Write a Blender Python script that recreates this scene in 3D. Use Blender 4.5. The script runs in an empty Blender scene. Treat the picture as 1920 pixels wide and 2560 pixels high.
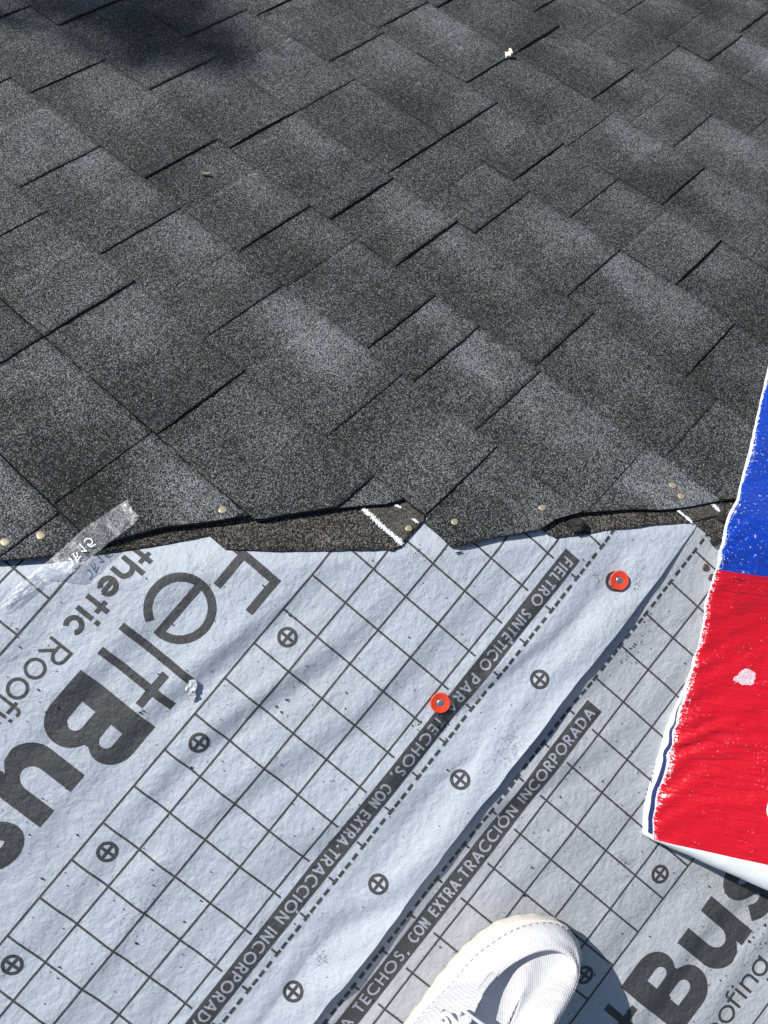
import bpy, bmesh, math, random
import numpy as np
from mathutils import Matrix, Vector, noise, geometry

# ------------------------------------------------------------------ frames
CELL = 0.0508            # one printed square of the underlayment (m)
EXP = 2.93 * CELL        # shingle exposure (m)
F = 2080.0
P1 = np.array([-0.63939078, 0.76016390, -0.11545679])   # along the felt roll (reading direction of the near print)
Q1 = np.array([0.74710405, 0.64972205, 0.14034526])     # across the roll
T2 = np.array([-4.84375217, 5.22152875, 18.38526849]) * CELL
RS = np.array([[0.74445317, 0.65725774, 0.11748084],
               [0.61296426, -0.60303165, -0.51051703],
               [-0.26469660, 0.45206757, -0.85180433]])
TS = np.array([-4.17552571, -2.53835783, 7.70136349]) * EXP
N2 = np.cross(P1, Q1); N2 /= np.linalg.norm(N2)
N1 = RS[:, 2] / np.linalg.norm(RS[:, 2])
D2 = N2 @ T2; D1 = N1 @ TS
UP = -np.array([0.13046938, 0.25525047, 0.9580318]); UP /= np.linalg.norm(UP)
EX = np.cross(N1, N2); EX /= np.linalg.norm(EX)
if EX[0] < 0: EX = -EX
EY = np.cross(N2, EX)
# crease point straight below the picture centre
A_ = np.vstack([N1, N2, [1, 0, 0]]); O = np.linalg.solve(A_, [D1, D2, 0.0])
THETA = math.acos(float(np.clip(N1 @ N2, -1, 1)))
DIR1 = EY * math.cos(THETA) - N2 * math.sin(THETA)
# world: Z = true up, X = picture right
WX = np.array([1.0, 0, 0]) - UP * UP[0]; WX /= np.linalg.norm(WX)
WY = np.cross(UP, WX)
MW = np.vstack([WX, WY, UP])            # camera coords -> world (rotation)
ROT_H = MW @ np.column_stack([EX, EY, N2])   # hip frame -> world
MH = Matrix(((*ROT_H[0], 0), (*ROT_H[1], 0), (*ROT_H[2], 0), (0, 0, 0, 1)))

# ------------------------------------------------------------------ camera, world, sun
scene = bpy.context.scene
col = scene.collection
cam_d = bpy.data.cameras.new('camera'); cam = bpy.data.objects.new('camera', cam_d); col.objects.link(cam)
cam_d.sensor_fit = 'HORIZONTAL'; cam_d.sensor_width = 24.0; cam_d.lens = 26.0
cam_d.clip_start = 0.01; cam_d.clip_end = 2000
RC = MW @ np.diag([1.0, -1.0, -1.0]); LC = MW @ (-O)
cam.matrix_world = Matrix(((*RC[0], LC[0]), (*RC[1], LC[1]), (*RC[2], LC[2]), (0, 0, 0, 1)))
scene.camera = cam
SUN = np.array([-0.577, -0.53, -0.638]); SUN /= np.linalg.norm(SUN)      # towards the sun, camera axes
SW = MW @ SUN
sun_d = bpy.data.lights.new('sun', 'SUN'); sun = bpy.data.objects.new('sun', sun_d); col.objects.link(sun)
sun_d.energy = 5.0; sun_d.angle = math.radians(0.5); sun_d.color = (1.0, 0.955, 0.89)
sun.rotation_euler = Vector(SW).to_track_quat('Z', 'Y').to_euler()
world = bpy.data.worlds.new('World'); scene.world = world; world.use_nodes = True
wn = world.node_tree; bg = wn.nodes['Background']
sky = wn.nodes.new('ShaderNodeTexSky'); sky.sky_type = 'NISHITA'; sky.sun_disc = False
sky.sun_elevation = math.asin(float(SW[2])); sky.sun_rotation = math.atan2(float(SW[0]), float(SW[1]))
wn.links.new(sky.outputs[0], bg.inputs[0]); bg.inputs[1].default_value = 0.085
scene.view_settings.view_transform = 'Standard'; scene.view_settings.look = 'None'
scene.view_settings.exposure = 0.35; scene.view_settings.gamma = 1.0

# ------------------------------------------------------------------ geometry helpers (all in the hip frame: x along the hip, y up the picture, z off the felt slope)
CT, ST = math.cos(THETA), math.sin(THETA)
WB = 0.016
def surf(s, D, h=0.0):
    if D <= -WB: return (s, D, h)
    if D >= WB: return (s, D * CT + h * ST, -D * ST + h * CT)
    t = (D + WB) / (2 * WB); a = THETA * t
    y = (1 - t) ** 2 * -WB + t * t * WB * CT; z = -t * t * WB * ST
    return (s, y + h * math.sin(a), z + h * math.cos(a))
HS = 0.0125
def uvs(u, v):          # shingle lattice (units of one exposure) -> s, D
    X = (RS[:, 0] * u * EXP + RS[:, 1] * v * EXP + TS) * ((D1 + HS) / D1) - N1 * HS - O   # the lattice is that of the shingle tops
    return float(X @ EX), float(X @ DIR1)
def pqs(p, q):          # print lattice of the upper felt sheet (cells) -> s, D
    X = T2 + P1 * p * CELL + Q1 * q * CELL - O
    return float(X @ EX), float(X @ EY)
SC2 = 1.00643
def pq2(p, q):          # print lattice of the lower sheet -> lattice of the upper one
    return (SC2 * (-0.99999167 * p - 0.00408196 * q) - 5.46825662, SC2 * (0.00408196 * p - 0.99999167 * q) + 11.88067599)
def ray(x, y): return np.array([(x - 960) / F, (y - 1280) / F, 1.0])
def at(x, y, h=0.0):    # a point of the roof seen at photo pixel x, y -> s, D
    r = ray(x, y)
    X = r * ((D1 + h) / (N1 @ r)) - N1 * h - O
    D = float(X @ DIR1)
    if D >= 0: return float(X @ EX), D
    X = r * ((D2 + h) / (N2 @ r)) - N2 * h - O
    return float(X @ EX), min(float(X @ EY), 0.0)
def uv_at(x, y, h=0.0):
    r = ray(x, y); X = r * ((D1 + h) / (N1 @ r)) - N1 * h - TS
    return float(X @ RS[:, 0]) / EXP, float(X @ RS[:, 1]) / EXP
def nz(x, y, z=0.0): return noise.noise(Vector((x, y, z)))
def sm(a, b, x):
    t = min(1.0, max(0.0, (x - a) / (b - a))); return t * t * (3 - 2 * t)
rnd = random.Random(7)

# ------------------------------------------------------------------ object helpers
def tag(o, label=None, cat=None, group=None, kind=None):
    if label: o['label'] = label
    if cat: o['category'] = cat
    if group: o['group'] = group
    if kind: o['kind'] = kind
    return o
def empty(name, pos):   # pos in hip frame
    o = bpy.data.objects.new(name, None); col.objects.link(o)
    o.empty_display_size = 0.02
    o.matrix_world = MH @ Matrix.Translation(Vector(pos)); return o
def mesh_obj(name, V, Fc, mats, parent=None, origin=None, mi=None, uv=None, tone=None, smooth=True):
    V = [Vector(v) for v in V]
    if origin is None:
        if parent is not None: origin = parent['_o']
        else:
            origin = Vector((sum(v.x for v in V), sum(v.y for v in V), sum(v.z for v in V))) / max(1, len(V))
    origin = Vector(origin)
    me = bpy.data.meshes.new(name); me.from_pydata([v - origin for v in V], [], Fc)
    for m in (mats if isinstance(mats, (list, tuple)) else [mats]): me.materials.append(m)
    if mi is not None: me.polygons.foreach_set('material_index', mi)
    if smooth: me.polygons.foreach_set('use_smooth', [True] * len(me.polygons))
    if uv is not None:
        ul = me.uv_layers.new(name='UVMap'); li = np.zeros(len(me.loops), dtype=np.int32)
        me.loops.foreach_get('vertex_index', li); ul.data.foreach_set('uv', np.array(uv, dtype=np.float32)[li].ravel())
    if tone is not None:
        at_ = me.attributes.new('tone', 'FLOAT', 'POINT'); at_.data.foreach_set('value', np.array(tone, dtype=np.float32))
    me.update()
    o = bpy.data.objects.new(name, me); col.objects.link(o)
    if parent is not None: o.parent = parent
    else: o.matrix_world = MH @ Matrix.Translation(origin)
    o['_o'] = tuple(origin)
    return o
def root(name, pos):
    o = empty(name, pos); o['_o'] = tuple(pos); return o
def grid_faces(nr, ncol, off=0, wrap=False):
    f = []
    for i in range(nr - 1):
        for j in range(ncol - (0 if wrap else 1)):
            j2 = (j + 1) % ncol
            f.append((off + i * ncol + j, off + i * ncol + j2, off + (i + 1) * ncol + j2, off + (i + 1) * ncol + j))
    return f
def tube(pts, rad, n=8, cap=True):
    V, Fc = [], []; m = len(pts); P = [Vector(p) for p in pts]; prev = None
    for i, p in enumerate(P):
        t = (P[min(i + 1, m - 1)] - P[max(i - 1, 0)]).normalized()
        a = prev if prev is not None else Vector((0.3, 0.1, 1))
        b = t.cross(a).normalized(); a = b.cross(t).normalized(); prev = a
        r = rad[i] if isinstance(rad, (list, tuple)) else rad
        for k in range(n):
            w = 2 * math.pi * k / n; V.append(p + (a * math.cos(w) + b * math.sin(w)) * r)
    Fc = grid_faces(m, n, 0, True)
    if cap: Fc.append(tuple(range(n))[::-1]); Fc.append(tuple(range((m - 1) * n, m * n)))
    return V, Fc
def resample(pts, n, closed=False):
    P = [Vector(p) for p in pts]
    if closed: P = P + [P[0]]
    def cr(a, b, c, d, t): return 0.5 * ((2 * b) + (c - a) * t + (2 * a - 5 * b + 4 * c - d) * t * t + (3 * b - a - 3 * c + d) * t ** 3)
    Q = []
    m = len(P) - 1
    for i in range(m):
        a = P[i - 1] if i > 0 else (P[-2] if closed else P[0]); d = P[i + 2] if i + 2 <= m else (P[1] if closed else P[-1])
        for k in range(12): Q.append(cr(a, P[i], P[i + 1], d, k / 12))
    Q.append(P[-1])
    L = [0]
    for i in range(1, len(Q)): L.append(L[-1] + (Q[i] - Q[i - 1]).length)
    out = []; k = 0
    N = n if closed else n - 1
    for i in range(n):
        t = L[-1] * i / N
        while k < len(L) - 2 and L[k + 1] < t: k += 1
        w = (t - L[k]) / max(1e-9, L[k + 1] - L[k]); out.append(Q[k].lerp(Q[k + 1], min(1, w)))
    return out

# ------------------------------------------------------------------ materials
def mat(name):
    m = bpy.data.materials.new(name); m.use_nodes = True; nt = m.node_tree
    return m, nt, nt.nodes['Principled BSDF']
def nd(nt, t, **kw):
    n = nt.nodes.new(t)
    for k, v in kw.items():
        if k in ('op',): n.operation = v
        elif hasattr(n, k): setattr(n, k, v)
    return n
def mth(nt, op, a, b=None, c=None):
    n = nt.nodes.new('ShaderNodeMath'); n.operation = op
    for i, x in enumerate((a, b, c)):
        if x is None: continue
        if isinstance(x, (int, float)): n.inputs[i].default_value = x
        else: nt.links.new(x, n.inputs[i])
    return n.outputs[0]
def ramp(nt, fac, stops):
    n = nt.nodes.new('ShaderNodeValToRGB'); e = n.color_ramp.elements
    while len(e) < len(stops): e.new(0.5)
    for i, (p, c) in enumerate(stops):
        e[i].position = p; e[i].color = (*c, 1) if len(c) == 3 else c
    nt.links.new(fac, n.inputs[0]); return n.outputs[0]
def mixc(nt, fac, a, b, mode='MIX'):
    n = nt.nodes.new('ShaderNodeMix'); n.data_type = 'RGBA'; n.blend_type = mode
    for i, x in ((0, fac), (6, a), (7, b)):
        if isinstance(x, (int, float)): n.inputs[i].default_value = x
        elif isinstance(x, tuple): n.inputs[i].default_value = (*x, 1)
        else: nt.links.new(x, n.inputs[i])
    return n.outputs[2]
def tex(nt, kind, vec, scale, **kw):
    n = nt.nodes.new('ShaderNodeTex' + kind)
    nt.links.new(vec, n.inputs['Vector']); n.inputs['Scale'].default_value = scale
    for k, v in kw.items():
        if k in n.inputs: n.inputs[k].default_value = v
        elif hasattr(n, k): setattr(n, k, v)
    return n
def bump(nt, bsdf, height, strength, dist, prev=None):
    b = nt.nodes.new('ShaderNodeBump'); b.inputs['Strength'].default_value = strength; b.inputs['Distance'].default_value = dist
    nt.links.new(height, b.inputs['Height'])
    if prev is not None: nt.links.new(prev, b.inputs['Normal'])
    nt.links.new(b.outputs[0], bsdf.inputs['Normal']); return b.outputs[0]
def objvec(nt): return nt.nodes.new('ShaderNodeTexCoord').outputs['Object']
def uvvec(nt): return nt.nodes.new('ShaderNodeTexCoord').outputs['UV']

def granule_mat(name, scale, dark, light, tint, rough=0.85, use_tone=True, amp=1.0):
    m, nt, b = mat(name); v = objvec(nt)
    vo = tex(nt, 'Voronoi', v, scale); sp = nt.nodes.new('ShaderNodeSeparateColor'); nt.links.new(vo.outputs['Color'], sp.inputs[0])
    big = tex(nt, 'Noise', v, 14.0, Detail=3.0); mid = tex(nt, 'Noise', v, 110.0, Detail=3.0, Roughness=0.7)
    k = mth(nt, 'MULTIPLY', mth(nt, 'MULTIPLY_ADD', big.outputs[0], 0.8, 0.6), mth(nt, 'MULTIPLY_ADD', mid.outputs[0], 0.9, 0.55))
    if use_tone:
        a = nt.nodes.new('ShaderNodeAttribute'); a.attribute_name = 'tone'
        k = mth(nt, 'MULTIPLY', k, a.outputs['Fac'])
    r = mth(nt, 'POWER', sp.outputs[0], mth(nt, 'DIVIDE', 3.5, mth(nt, 'POWER', k, 1.25)))
    c = ramp(nt, r, [(0.0, dark), (0.35, tuple((d + l) / 2.6 for d, l in zip(dark, light))), (1.0, light)])
    # warm / cool mineral specks
    c = mixc(nt, mth(nt, 'MULTIPLY', mth(nt, 'GREATER_THAN', sp.outputs[1], 0.86), 0.55), c, tint)
    k = mth(nt, 'POWER', k, 0.35)
    sc = nt.nodes.new('ShaderNodeVectorMath'); sc.operation = 'SCALE'; nt.links.new(c, sc.inputs[0]); nt.links.new(k, sc.inputs['Scale'])
    nt.links.new(sc.outputs[0], b.inputs['Base Color'])
    b.inputs['Roughness'].default_value = rough; b.inputs['Specular IOR Level'].default_value = 0.35
    h = mth(nt, 'SUBTRACT', 1.0, vo.outputs['Distance'])
    n1 = bump(nt, b, h, 1.0, 0.0011 * amp)
    hn = tex(nt, 'Noise', v, 260.0, Detail=2.0)
    bump(nt, b, hn.outputs[0], 0.6, 0.0012 * amp, n1)
    return m
M_SH = granule_mat('shingle_granules', 820.0, (0.0025, 0.0028, 0.0034), (0.225, 0.243, 0.265), (0.135, 0.125, 0.095))
M_SF = granule_mat('fine_granules', 1150.0, (0.02, 0.02, 0.018), (0.15, 0.15, 0.14), (0.22, 0.20, 0.13), amp=0.6)
M_SU = granule_mat('weathered_granules', 700.0, (0.005, 0.005, 0.005), (0.18, 0.18, 0.17), (0.20, 0.185, 0.13))
def asphalt():
    m, nt, b = mat('asphalt_core'); v = objvec(nt); n = tex(nt, 'Noise', v, 500.0, Detail=3.0)
    nt.links.new(ramp(nt, n.outputs[0], [(0.3, (0.004, 0.004, 0.004)), (0.8, (0.022, 0.021, 0.020))]), b.inputs['Base Color'])
    b.inputs['Roughness'].default_value = 0.8; bump(nt, b, n.outputs[0], 0.8, 0.001); return m
M_ASPH = asphalt()

def felt_mat(name, base, dirt, rough, scuff=0.0):
    m, nt, b = mat(name); v = uvvec(nt)
    # woven scrim: tiny raised crossings
    sep = nt.nodes.new('ShaderNodeSeparateXYZ'); nt.links.new(v, sep.inputs[0])
    wx = mth(nt, 'SINE', mth(nt, 'MULTIPLY', sep.outputs[0], 2 * math.pi / 0.0017)); wy = mth(nt, 'SINE', mth(nt, 'MULTIPLY', sep.outputs[1], 2 * math.pi / 0.0013))
    weave = mth(nt, 'MULTIPLY', wx, wy)
    fib = tex(nt, 'Noise', v, 900.0, Detail=4.0, Roughness=0.7)
    crm = tex(nt, 'Noise', v, 95.0, Detail=5.0, Roughness=0.62)
    big = tex(nt, 'Noise', v, 9.0, Detail=4.0, Roughness=0.6)
    c = mixc(nt, ramp(nt, big.outputs[0], [(0.35, (0, 0, 0)), (0.7, (1, 1, 1))]), base, tuple(x * 0.9 for x in base))
    # mud and granule dust rubbed into the sheet, in patches
    d1 = tex(nt, 'Noise', v, 5.5, Detail=2.0); d2 = tex(nt, 'Noise', v, 420.0, Detail=3.0, Roughness=0.8)
    mk = mth(nt, 'MULTIPLY', ramp(nt, d1.outputs[0], [(0.56, (0, 0, 0)), (0.72, (1, 1, 1))]), ramp(nt, d2.outputs[0], [(0.48, (0, 0, 0)), (0.66, (1, 1, 1))]))
    c = mixc(nt, mth(nt, 'MULTIPLY', mk, 0.42), c, dirt)
    sp = tex(nt, 'Voronoi', v, 240.0); spk = mth(nt, 'LESS_THAN', sp.outputs['Distance'], 0.10)
    s2 = tex(nt, 'Noise', v, 30.0, Detail=2.0); spk = mth(nt, 'MULTIPLY', spk, mth(nt, 'GREATER_THAN', s2.outputs[0], 0.56))
    c = mixc(nt, mth(nt, 'MULTIPLY', spk, 0.6 if scuff == 0 else 0.35), c, dirt if scuff == 0 else (0.3, 0.31, 0.33))
    if scuff:
        w = tex(nt, 'Noise', v, 620.0, Detail=3.0, Roughness=0.8)
        c = mixc(nt, mth(nt, 'MULTIPLY', mth(nt, 'GREATER_THAN', w.outputs[0], 0.63), scuff), c, (0.28, 0.30, 0.33))
    nt.links.new(c, b.inputs['Base Color']); b.inputs['Roughness'].default_value = rough; b.inputs['Specular IOR Level'].default_value = 0.5
    h = mth(nt, 'ADD', mth(nt, 'MULTIPLY', weave, 0.35), mth(nt, 'MULTIPLY', fib.outputs[0], 0.8))
    cr2 = tex(nt, 'Noise', v, 30.0, Detail=4.0, Roughness=0.55); cr2.inputs['Distortion'].default_value = 0.6
    n0 = bump(nt, b, cr2.outputs[0], 0.6, 0.0042)
    n1 = bump(nt, b, crm.outputs[0], 0.8, 0.0028, n0)
    bump(nt, b, h, 0.6, 0.0007, n1)
    return m
M_FELT1 = felt_mat('felt_blue_grey', (0.43, 0.47, 0.535), (0.10, 0.10, 0.095), 0.42)
M_FELT2 = felt_mat('felt_cool_grey', (0.40, 0.42, 0.455), (0.075, 0.075, 0.07), 0.5)
M_INK = felt_mat('black_ink', (0.040, 0.041, 0.045), (0.11, 0.105, 0.09), 0.5, 0.35)
M_INKL = felt_mat('unprinted_letter', (0.31, 0.34, 0.39), (0.12, 0.12, 0.11), 0.45)
def simple(name, c, rough=0.5, metal=0.0, var=0.12, scale=300.0, bmp=0.0003, spec=0.5):
    m, nt, b = mat(name); v = objvec(nt); n = tex(nt, 'Noise', v, scale, Detail=4.0, Roughness=0.65)
    nt.links.new(mixc(nt, ramp(nt, n.outputs[0], [(0.3, (0, 0, 0)), (0.7, (1, 1, 1))]), tuple(x * (1 - var) for x in c), tuple(min(1, x * (1 + var)) for x in c)), b.inputs['Base Color'])
    b.inputs['Roughness'].default_value = rough; b.inputs['Metallic'].default_value = metal; b.inputs['Specular IOR Level'].default_value = spec
    if bmp: bump(nt, b, n.outputs[0], 0.5, bmp)
    return m
M_RED = simple('orange_red_plastic', (0.66, 0.055, 0.02), 0.35, var=0.2, scale=120)
M_STEEL = simple('galvanised_steel', (0.45, 0.46, 0.47), 0.38, 0.9)
M_TAN = simple('oily_nail_head', (0.30, 0.265, 0.19), 0.5, 0.3, var=0.25, scale=700)
M_RUST = simple('rusted_nail_head', (0.095, 0.06, 0.05), 0.42, 0.4, var=0.35, scale=600)
M_WOOD = simple('plywood', (0.42, 0.30, 0.17), 0.75, var=0.25, scale=30)
M_CHALK = simple('white_chalk', (0.72, 0.76, 0.80), 0.9, var=0.1, scale=900)
M_CRUMB = simple('black_crumb', (0.016, 0.016, 0.017), 0.7, var=0.5, scale=900)
M_SCRAP = simple('torn_white_film', (0.46, 0.48, 0.51), 0.4, var=0.15, scale=500, bmp=0.0008)
M_CHIP = simple('cream_chip', (0.80, 0.74, 0.55), 0.6, var=0.08)
M_LEAF = simple('dry_leaf', (0.16, 0.14, 0.11), 0.7, var=0.3)
M_RUBBER = simple('cream_rubber', (0.54, 0.525, 0.475), 0.55, var=0.07, scale=160, bmp=0.0005)
M_LACE = simple('white_elastic', (0.60, 0.62, 0.67), 0.7, var=0.05, scale=1500, bmp=0.0004)
M_THREAD = simple('stitch_thread', (0.30, 0.28, 0.25), 0.8)  # brownish-grey thread of the welt stitches
M_DENIM = simple('trouser_cloth', (0.10, 0.13, 0.20), 0.9, var=0.2, scale=600)
M_GROUND = simple('lawn', (0.06, 0.09, 0.03), 0.9, var=0.4, scale=3, bmp=0.02)
def canvas():
    m, nt, b = mat('white_twill'); v = uvvec(nt); sep = nt.nodes.new('ShaderNodeSeparateXYZ'); nt.links.new(v, sep.inputs[0])
    wob = tex(nt, 'Noise', v, 40.0, Detail=2.0)
    ph = mth(nt, 'ADD', mth(nt, 'MULTIPLY', sep.outputs[0], 2 * math.pi / 0.0026), mth(nt, 'MULTIPLY', wob.outputs[0], 2.5))
    w = mth(nt, 'SINE', ph); nn = tex(nt, 'Noise', v, 900.0, Detail=3.0)
    c = mixc(nt, ramp(nt, mth(nt, 'MULTIPLY_ADD', w, 0.5, 0.5), [(0.0, (0, 0, 0)), (0.6, (1, 1, 1))]), (0.485, 0.49, 0.52), (0.54, 0.545, 0.575))
    st = tex(nt, 'Noise', v, 25.0, Detail=4.0); c = mixc(nt, mth(nt, 'MULTIPLY', ramp(nt, st.outputs[0], [(0.6, (0, 0, 0)), (0.75, (1, 1, 1))]), 0.10), c, (0.55, 0.50, 0.42))
    nt.links.new(c, b.inputs['Base Color']); b.inputs['Roughness'].default_value = 0.9; b.inputs['Specular IOR Level'].default_value = 0.2
    cr = tex(nt, 'Noise', v, 60.0, Detail=3.0)
    n1 = bump(nt, b, cr.outputs[0], 0.5, 0.003)
    bump(nt, b, mth(nt, 'ADD', w, nn.outputs[0]), 0.32, 0.0003, n1); return m
M_CANVAS = canvas()
def film(name, c, wearcol=(0.60, 0.64, 0.70), extra=0.0):
    # printed polythene wrapper; UV x = metres from the left edge, y = metres along it
    m, nt, b = mat(name); v = uvvec(nt); sep = nt.nodes.new('ShaderNodeSeparateXYZ'); nt.links.new(v, sep.inputs[0])
    n1 = tex(nt, 'Noise', v, 220.0, Detail=5.0, Roughness=0.75)
    ed = mth(nt, 'SUBTRACT', 1.0, mth(nt, 'DIVIDE', sep.outputs[0], 0.020))
    ed = mth(nt, 'MAXIMUM', ed, 0.0)
    patch = tex(nt, 'Noise', v, 9.0, Detail=2.0)
    thr = mth(nt, 'SUBTRACT', mth(nt, 'MULTIPLY_ADD', patch.outputs[0], -0.16, 0.775 - extra), mth(nt, 'MULTIPLY', mth(nt, 'POWER', ed, 3.0), 0.045))
    rim = mth(nt, 'LESS_THAN', sep.outputs[0], mth(nt, 'MULTIPLY_ADD', n1.outputs[0], 0.008, mth(nt, 'MULTIPLY_ADD', patch.outputs[0], 0.007, -0.0060 + extra * 0.022)))
    # scratches: voronoi cracks, only near the folded edge
    dv = nt.nodes.new('ShaderNodeVectorMath'); dn0 = tex(nt, 'Noise', v, 160.0, Detail=3.0); dv.operation = 'MULTIPLY_ADD'; nt.links.new(dn0.outputs['Color'], dv.inputs[0]); dv.inputs[1].default_value = (0.012, 0.012, 0.012); nt.links.new(v, dv.inputs[2])
    vo = tex(nt, 'Voronoi', dv.outputs[0], 120.0, feature='DISTANCE_TO_EDGE')
    crack = mth(nt, 'MULTIPLY', mth(nt, 'LESS_THAN', vo.outputs['Distance'], 0.022), mth(nt, 'GREATER_THAN', mth(nt, 'ADD', ed, mth(nt, 'MULTIPLY', patch.outputs[0], 1.3)), 1.36))
    wear = mth(nt, 'MAXIMUM', mth(nt, 'MAXIMUM', mth(nt, 'GREATER_THAN', n1.outputs[0], thr), crack), rim)
    dots = tex(nt, 'Voronoi', v, 330.0); dn = tex(nt, 'Noise', v, 35.0, Detail=2.0)
    dd = mth(nt, 'MULTIPLY', mth(nt, 'LESS_THAN', dots.outputs['Distance'], 0.13), mth(nt, 'GREATER_THAN', dn.outputs[0], 0.57))
    wear = mth(nt, 'MAXIMUM', wear, mth(nt, 'MULTIPLY', dd, 0.55))
    # rubbed oval patch
    dx = mth(nt, 'DIVIDE', mth(nt, 'SUBTRACT', sep.outputs[0], 0.062), 0.013); dy = mth(nt, 'DIVIDE', mth(nt, 'SUBTRACT', sep.outputs[1], 0.213), 0.010)
    on = tex(nt, 'Noise', v, 110.0, Detail=4.0); rr = mth(nt, 'ADD', mth(nt, 'ADD', mth(nt, 'MULTIPLY', dx, dx), mth(nt, 'MULTIPLY', dy, dy)), mth(nt, 'MULTIPLY', mth(nt, 'SUBTRACT', on.outputs[0], 0.45), 3.2))
    pn = tex(nt, 'Noise', v, 1100.0, Detail=3.0)
    wear = mth(nt, 'MAXIMUM', wear, mth(nt, 'MULTIPLY', mth(nt, 'LESS_THAN', rr, 1.0), mth(nt, 'GREATER_THAN', pn.outputs[0], 0.47)))
    nt.links.new(mixc(nt, wear, c, wearcol), b.inputs['Base Color'])
    b.inputs['Roughness'].default_value = 0.2; b.inputs['Specular IOR Level'].default_value = 0.5
    w2 = tex(nt, 'Noise', v, 70.0, Detail=3.0); w3 = tex(nt, 'Voronoi', v, 300.0)
    a = bump(nt, b, w2.outputs[0], 0.6, 0.0022)
    mp = nt.nodes.new('ShaderNodeMapping'); nt.links.new(v, mp.inputs[0]); mp.inputs['Rotation'].default_value = (0, 0, math.radians(-62)); mp.inputs['Scale'].default_value = (0.22, 1.0, 1.0)
    w4 = tex(nt, 'Noise', mp.outputs[0], 130.0, Detail=3.0, Roughness=0.5); w4.inputs['Distortion'].default_value = 0.5
    wm = ramp(nt, patch.outputs[0], [(0.35, (0.15, 0.15, 0.15)), (0.65, (1, 1, 1))])
    a = bump(nt, b, mth(nt, 'MULTIPLY', w4.outputs[0], wm), 1.0, 0.0060, a)
    bump(nt, b, w3.outputs['Distance'], 0.35, 0.0005, a); return m
M_WRED = film('red_wrapper_film', (0.45, 0.006, 0.016))
M_WBLU = film('blue_wrapper_film', (0.006, 0.042, 0.36), extra=0.07)
M_WNAVY = film('navy_wrapper_film', (0.012, 0.02, 0.10))
M_WWHT = simple('white_wrapper_film', (0.60, 0.64, 0.67), 0.35, var=0.05, scale=90, bmp=0.0012)
def tape_mat():
    m, nt, b = mat('clear_cellophane'); v = uvvec(nt)
    out = nt.nodes['Material Output']; nt.nodes.remove(b)
    tr = nt.nodes.new('ShaderNodeBsdfTransparent'); gl = nt.nodes.new('ShaderNodeBsdfGlossy'); df = nt.nodes.new('ShaderNodeBsdfDiffuse')
    tr.inputs[0].default_value = (0.93, 0.95, 0.98, 1); gl.inputs['Roughness'].default_value = 0.28; gl.inputs[0].default_value = (1, 1, 1, 1); df.inputs[0].default_value = (0.75, 0.79, 0.86, 1)
    n = tex(nt, 'Noise', v, 330.0, Detail=5.0, Roughness=0.7); n.inputs['Distortion'].default_value = 1.2
    n2 = tex(nt, 'Noise', v, 42.0, Detail=3.0)
    bp = nt.nodes.new('ShaderNodeBump'); bp.inputs['Strength'].default_value = 1.0; bp.inputs['Distance'].default_value = 0.0013
    nt.links.new(mth(nt, 'ADD', n2.outputs[0], mth(nt, 'MULTIPLY', n.outputs[0], 0.5)), bp.inputs['Height']); nt.links.new(bp.outputs[0], gl.inputs['Normal']); nt.links.new(bp.outputs[0], df.inputs['Normal'])
    # milky where the film is creased
    mk = mth(nt, 'MULTIPLY', ramp(nt, n.outputs[0], [(0.46, (0, 0, 0)), (0.66, (1, 1, 1))]), ramp(nt, n2.outputs[0], [(0.36, (0.12, 0.12, 0.12)), (0.62, (1, 1, 1))]))
    mk = mth(nt, 'MULTIPLY_ADD', mk, 0.42, 0.05)
    a = nt.nodes.new('ShaderNodeMixShader'); nt.links.new(mk, a.inputs[0]); nt.links.new(tr.outputs[0], a.inputs[1]); nt.links.new(df.outputs[0], a.inputs[2])
    fr = nt.nodes.new('ShaderNodeFresnel'); fr.inputs[0].default_value = 1.5; nt.links.new(bp.outputs[0], fr.inputs['Normal'])
    c = nt.nodes.new('ShaderNodeMixShader'); nt.links.new(mth(nt, 'MULTIPLY_ADD', fr.outputs[0], 0.5, 0.02), c.inputs[0]); nt.links.new(a.outputs[0], c.inputs[1]); nt.links.new(gl.outputs[0], c.inputs[2])
    nt.links.new(c.outputs[0], out.inputs[0]); return m
M_TAPE = tape_mat()

# ------------------------------------------------------------------ setting: ground far below, roof deck
gz = -3.2
def world_mesh(name, V, Fc, m):
    me = bpy.data.meshes.new(name); me.from_pydata(V, [], Fc); me.materials.append(m); o = bpy.data.objects.new(name, me); col.objects.link(o); return o
tag(world_mesh('ground', [(-60, -60, gz), (60, -60, gz), (60, 60, gz), (-60, 60, gz)], [(0, 1, 2, 3)], M_GROUND), kind='structure')
V = []; Ds = [-1.5, -1.0, -0.5, -0.1, -WB, -WB / 2, 0, WB / 2, WB, 0.1, 0.5, 1.0, 1.6]
for D in Ds:
    for s in (-1.6, -0.8, 0, 0.8, 1.6): V.append(surf(s, D, -0.0015))
nv = len(V)
for D in Ds:
    for s in (-1.6, -0.8, 0, 0.8, 1.6): V.append(surf(s, D, -0.020))
Fd = grid_faces(len(Ds), 5) + [f[::-1] for f in grid_faces(len(Ds), 5, nv)]
for i in range(len(Ds) - 1):
    for j in (0, 4): Fd.append((i * 5 + j, (i + 1) * 5 + j, nv + (i + 1) * 5 + j, nv + i * 5 + j))
for j in range(4):
    for i in (0, len(Ds) - 1): Fd.append((i * 5 + j, i * 5 + j + 1, nv + i * 5 + j + 1, nv + i * 5 + j))
tag(mesh_obj('roof_deck', V, Fd, M_WOOD, smooth=False), kind='structure')

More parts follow.
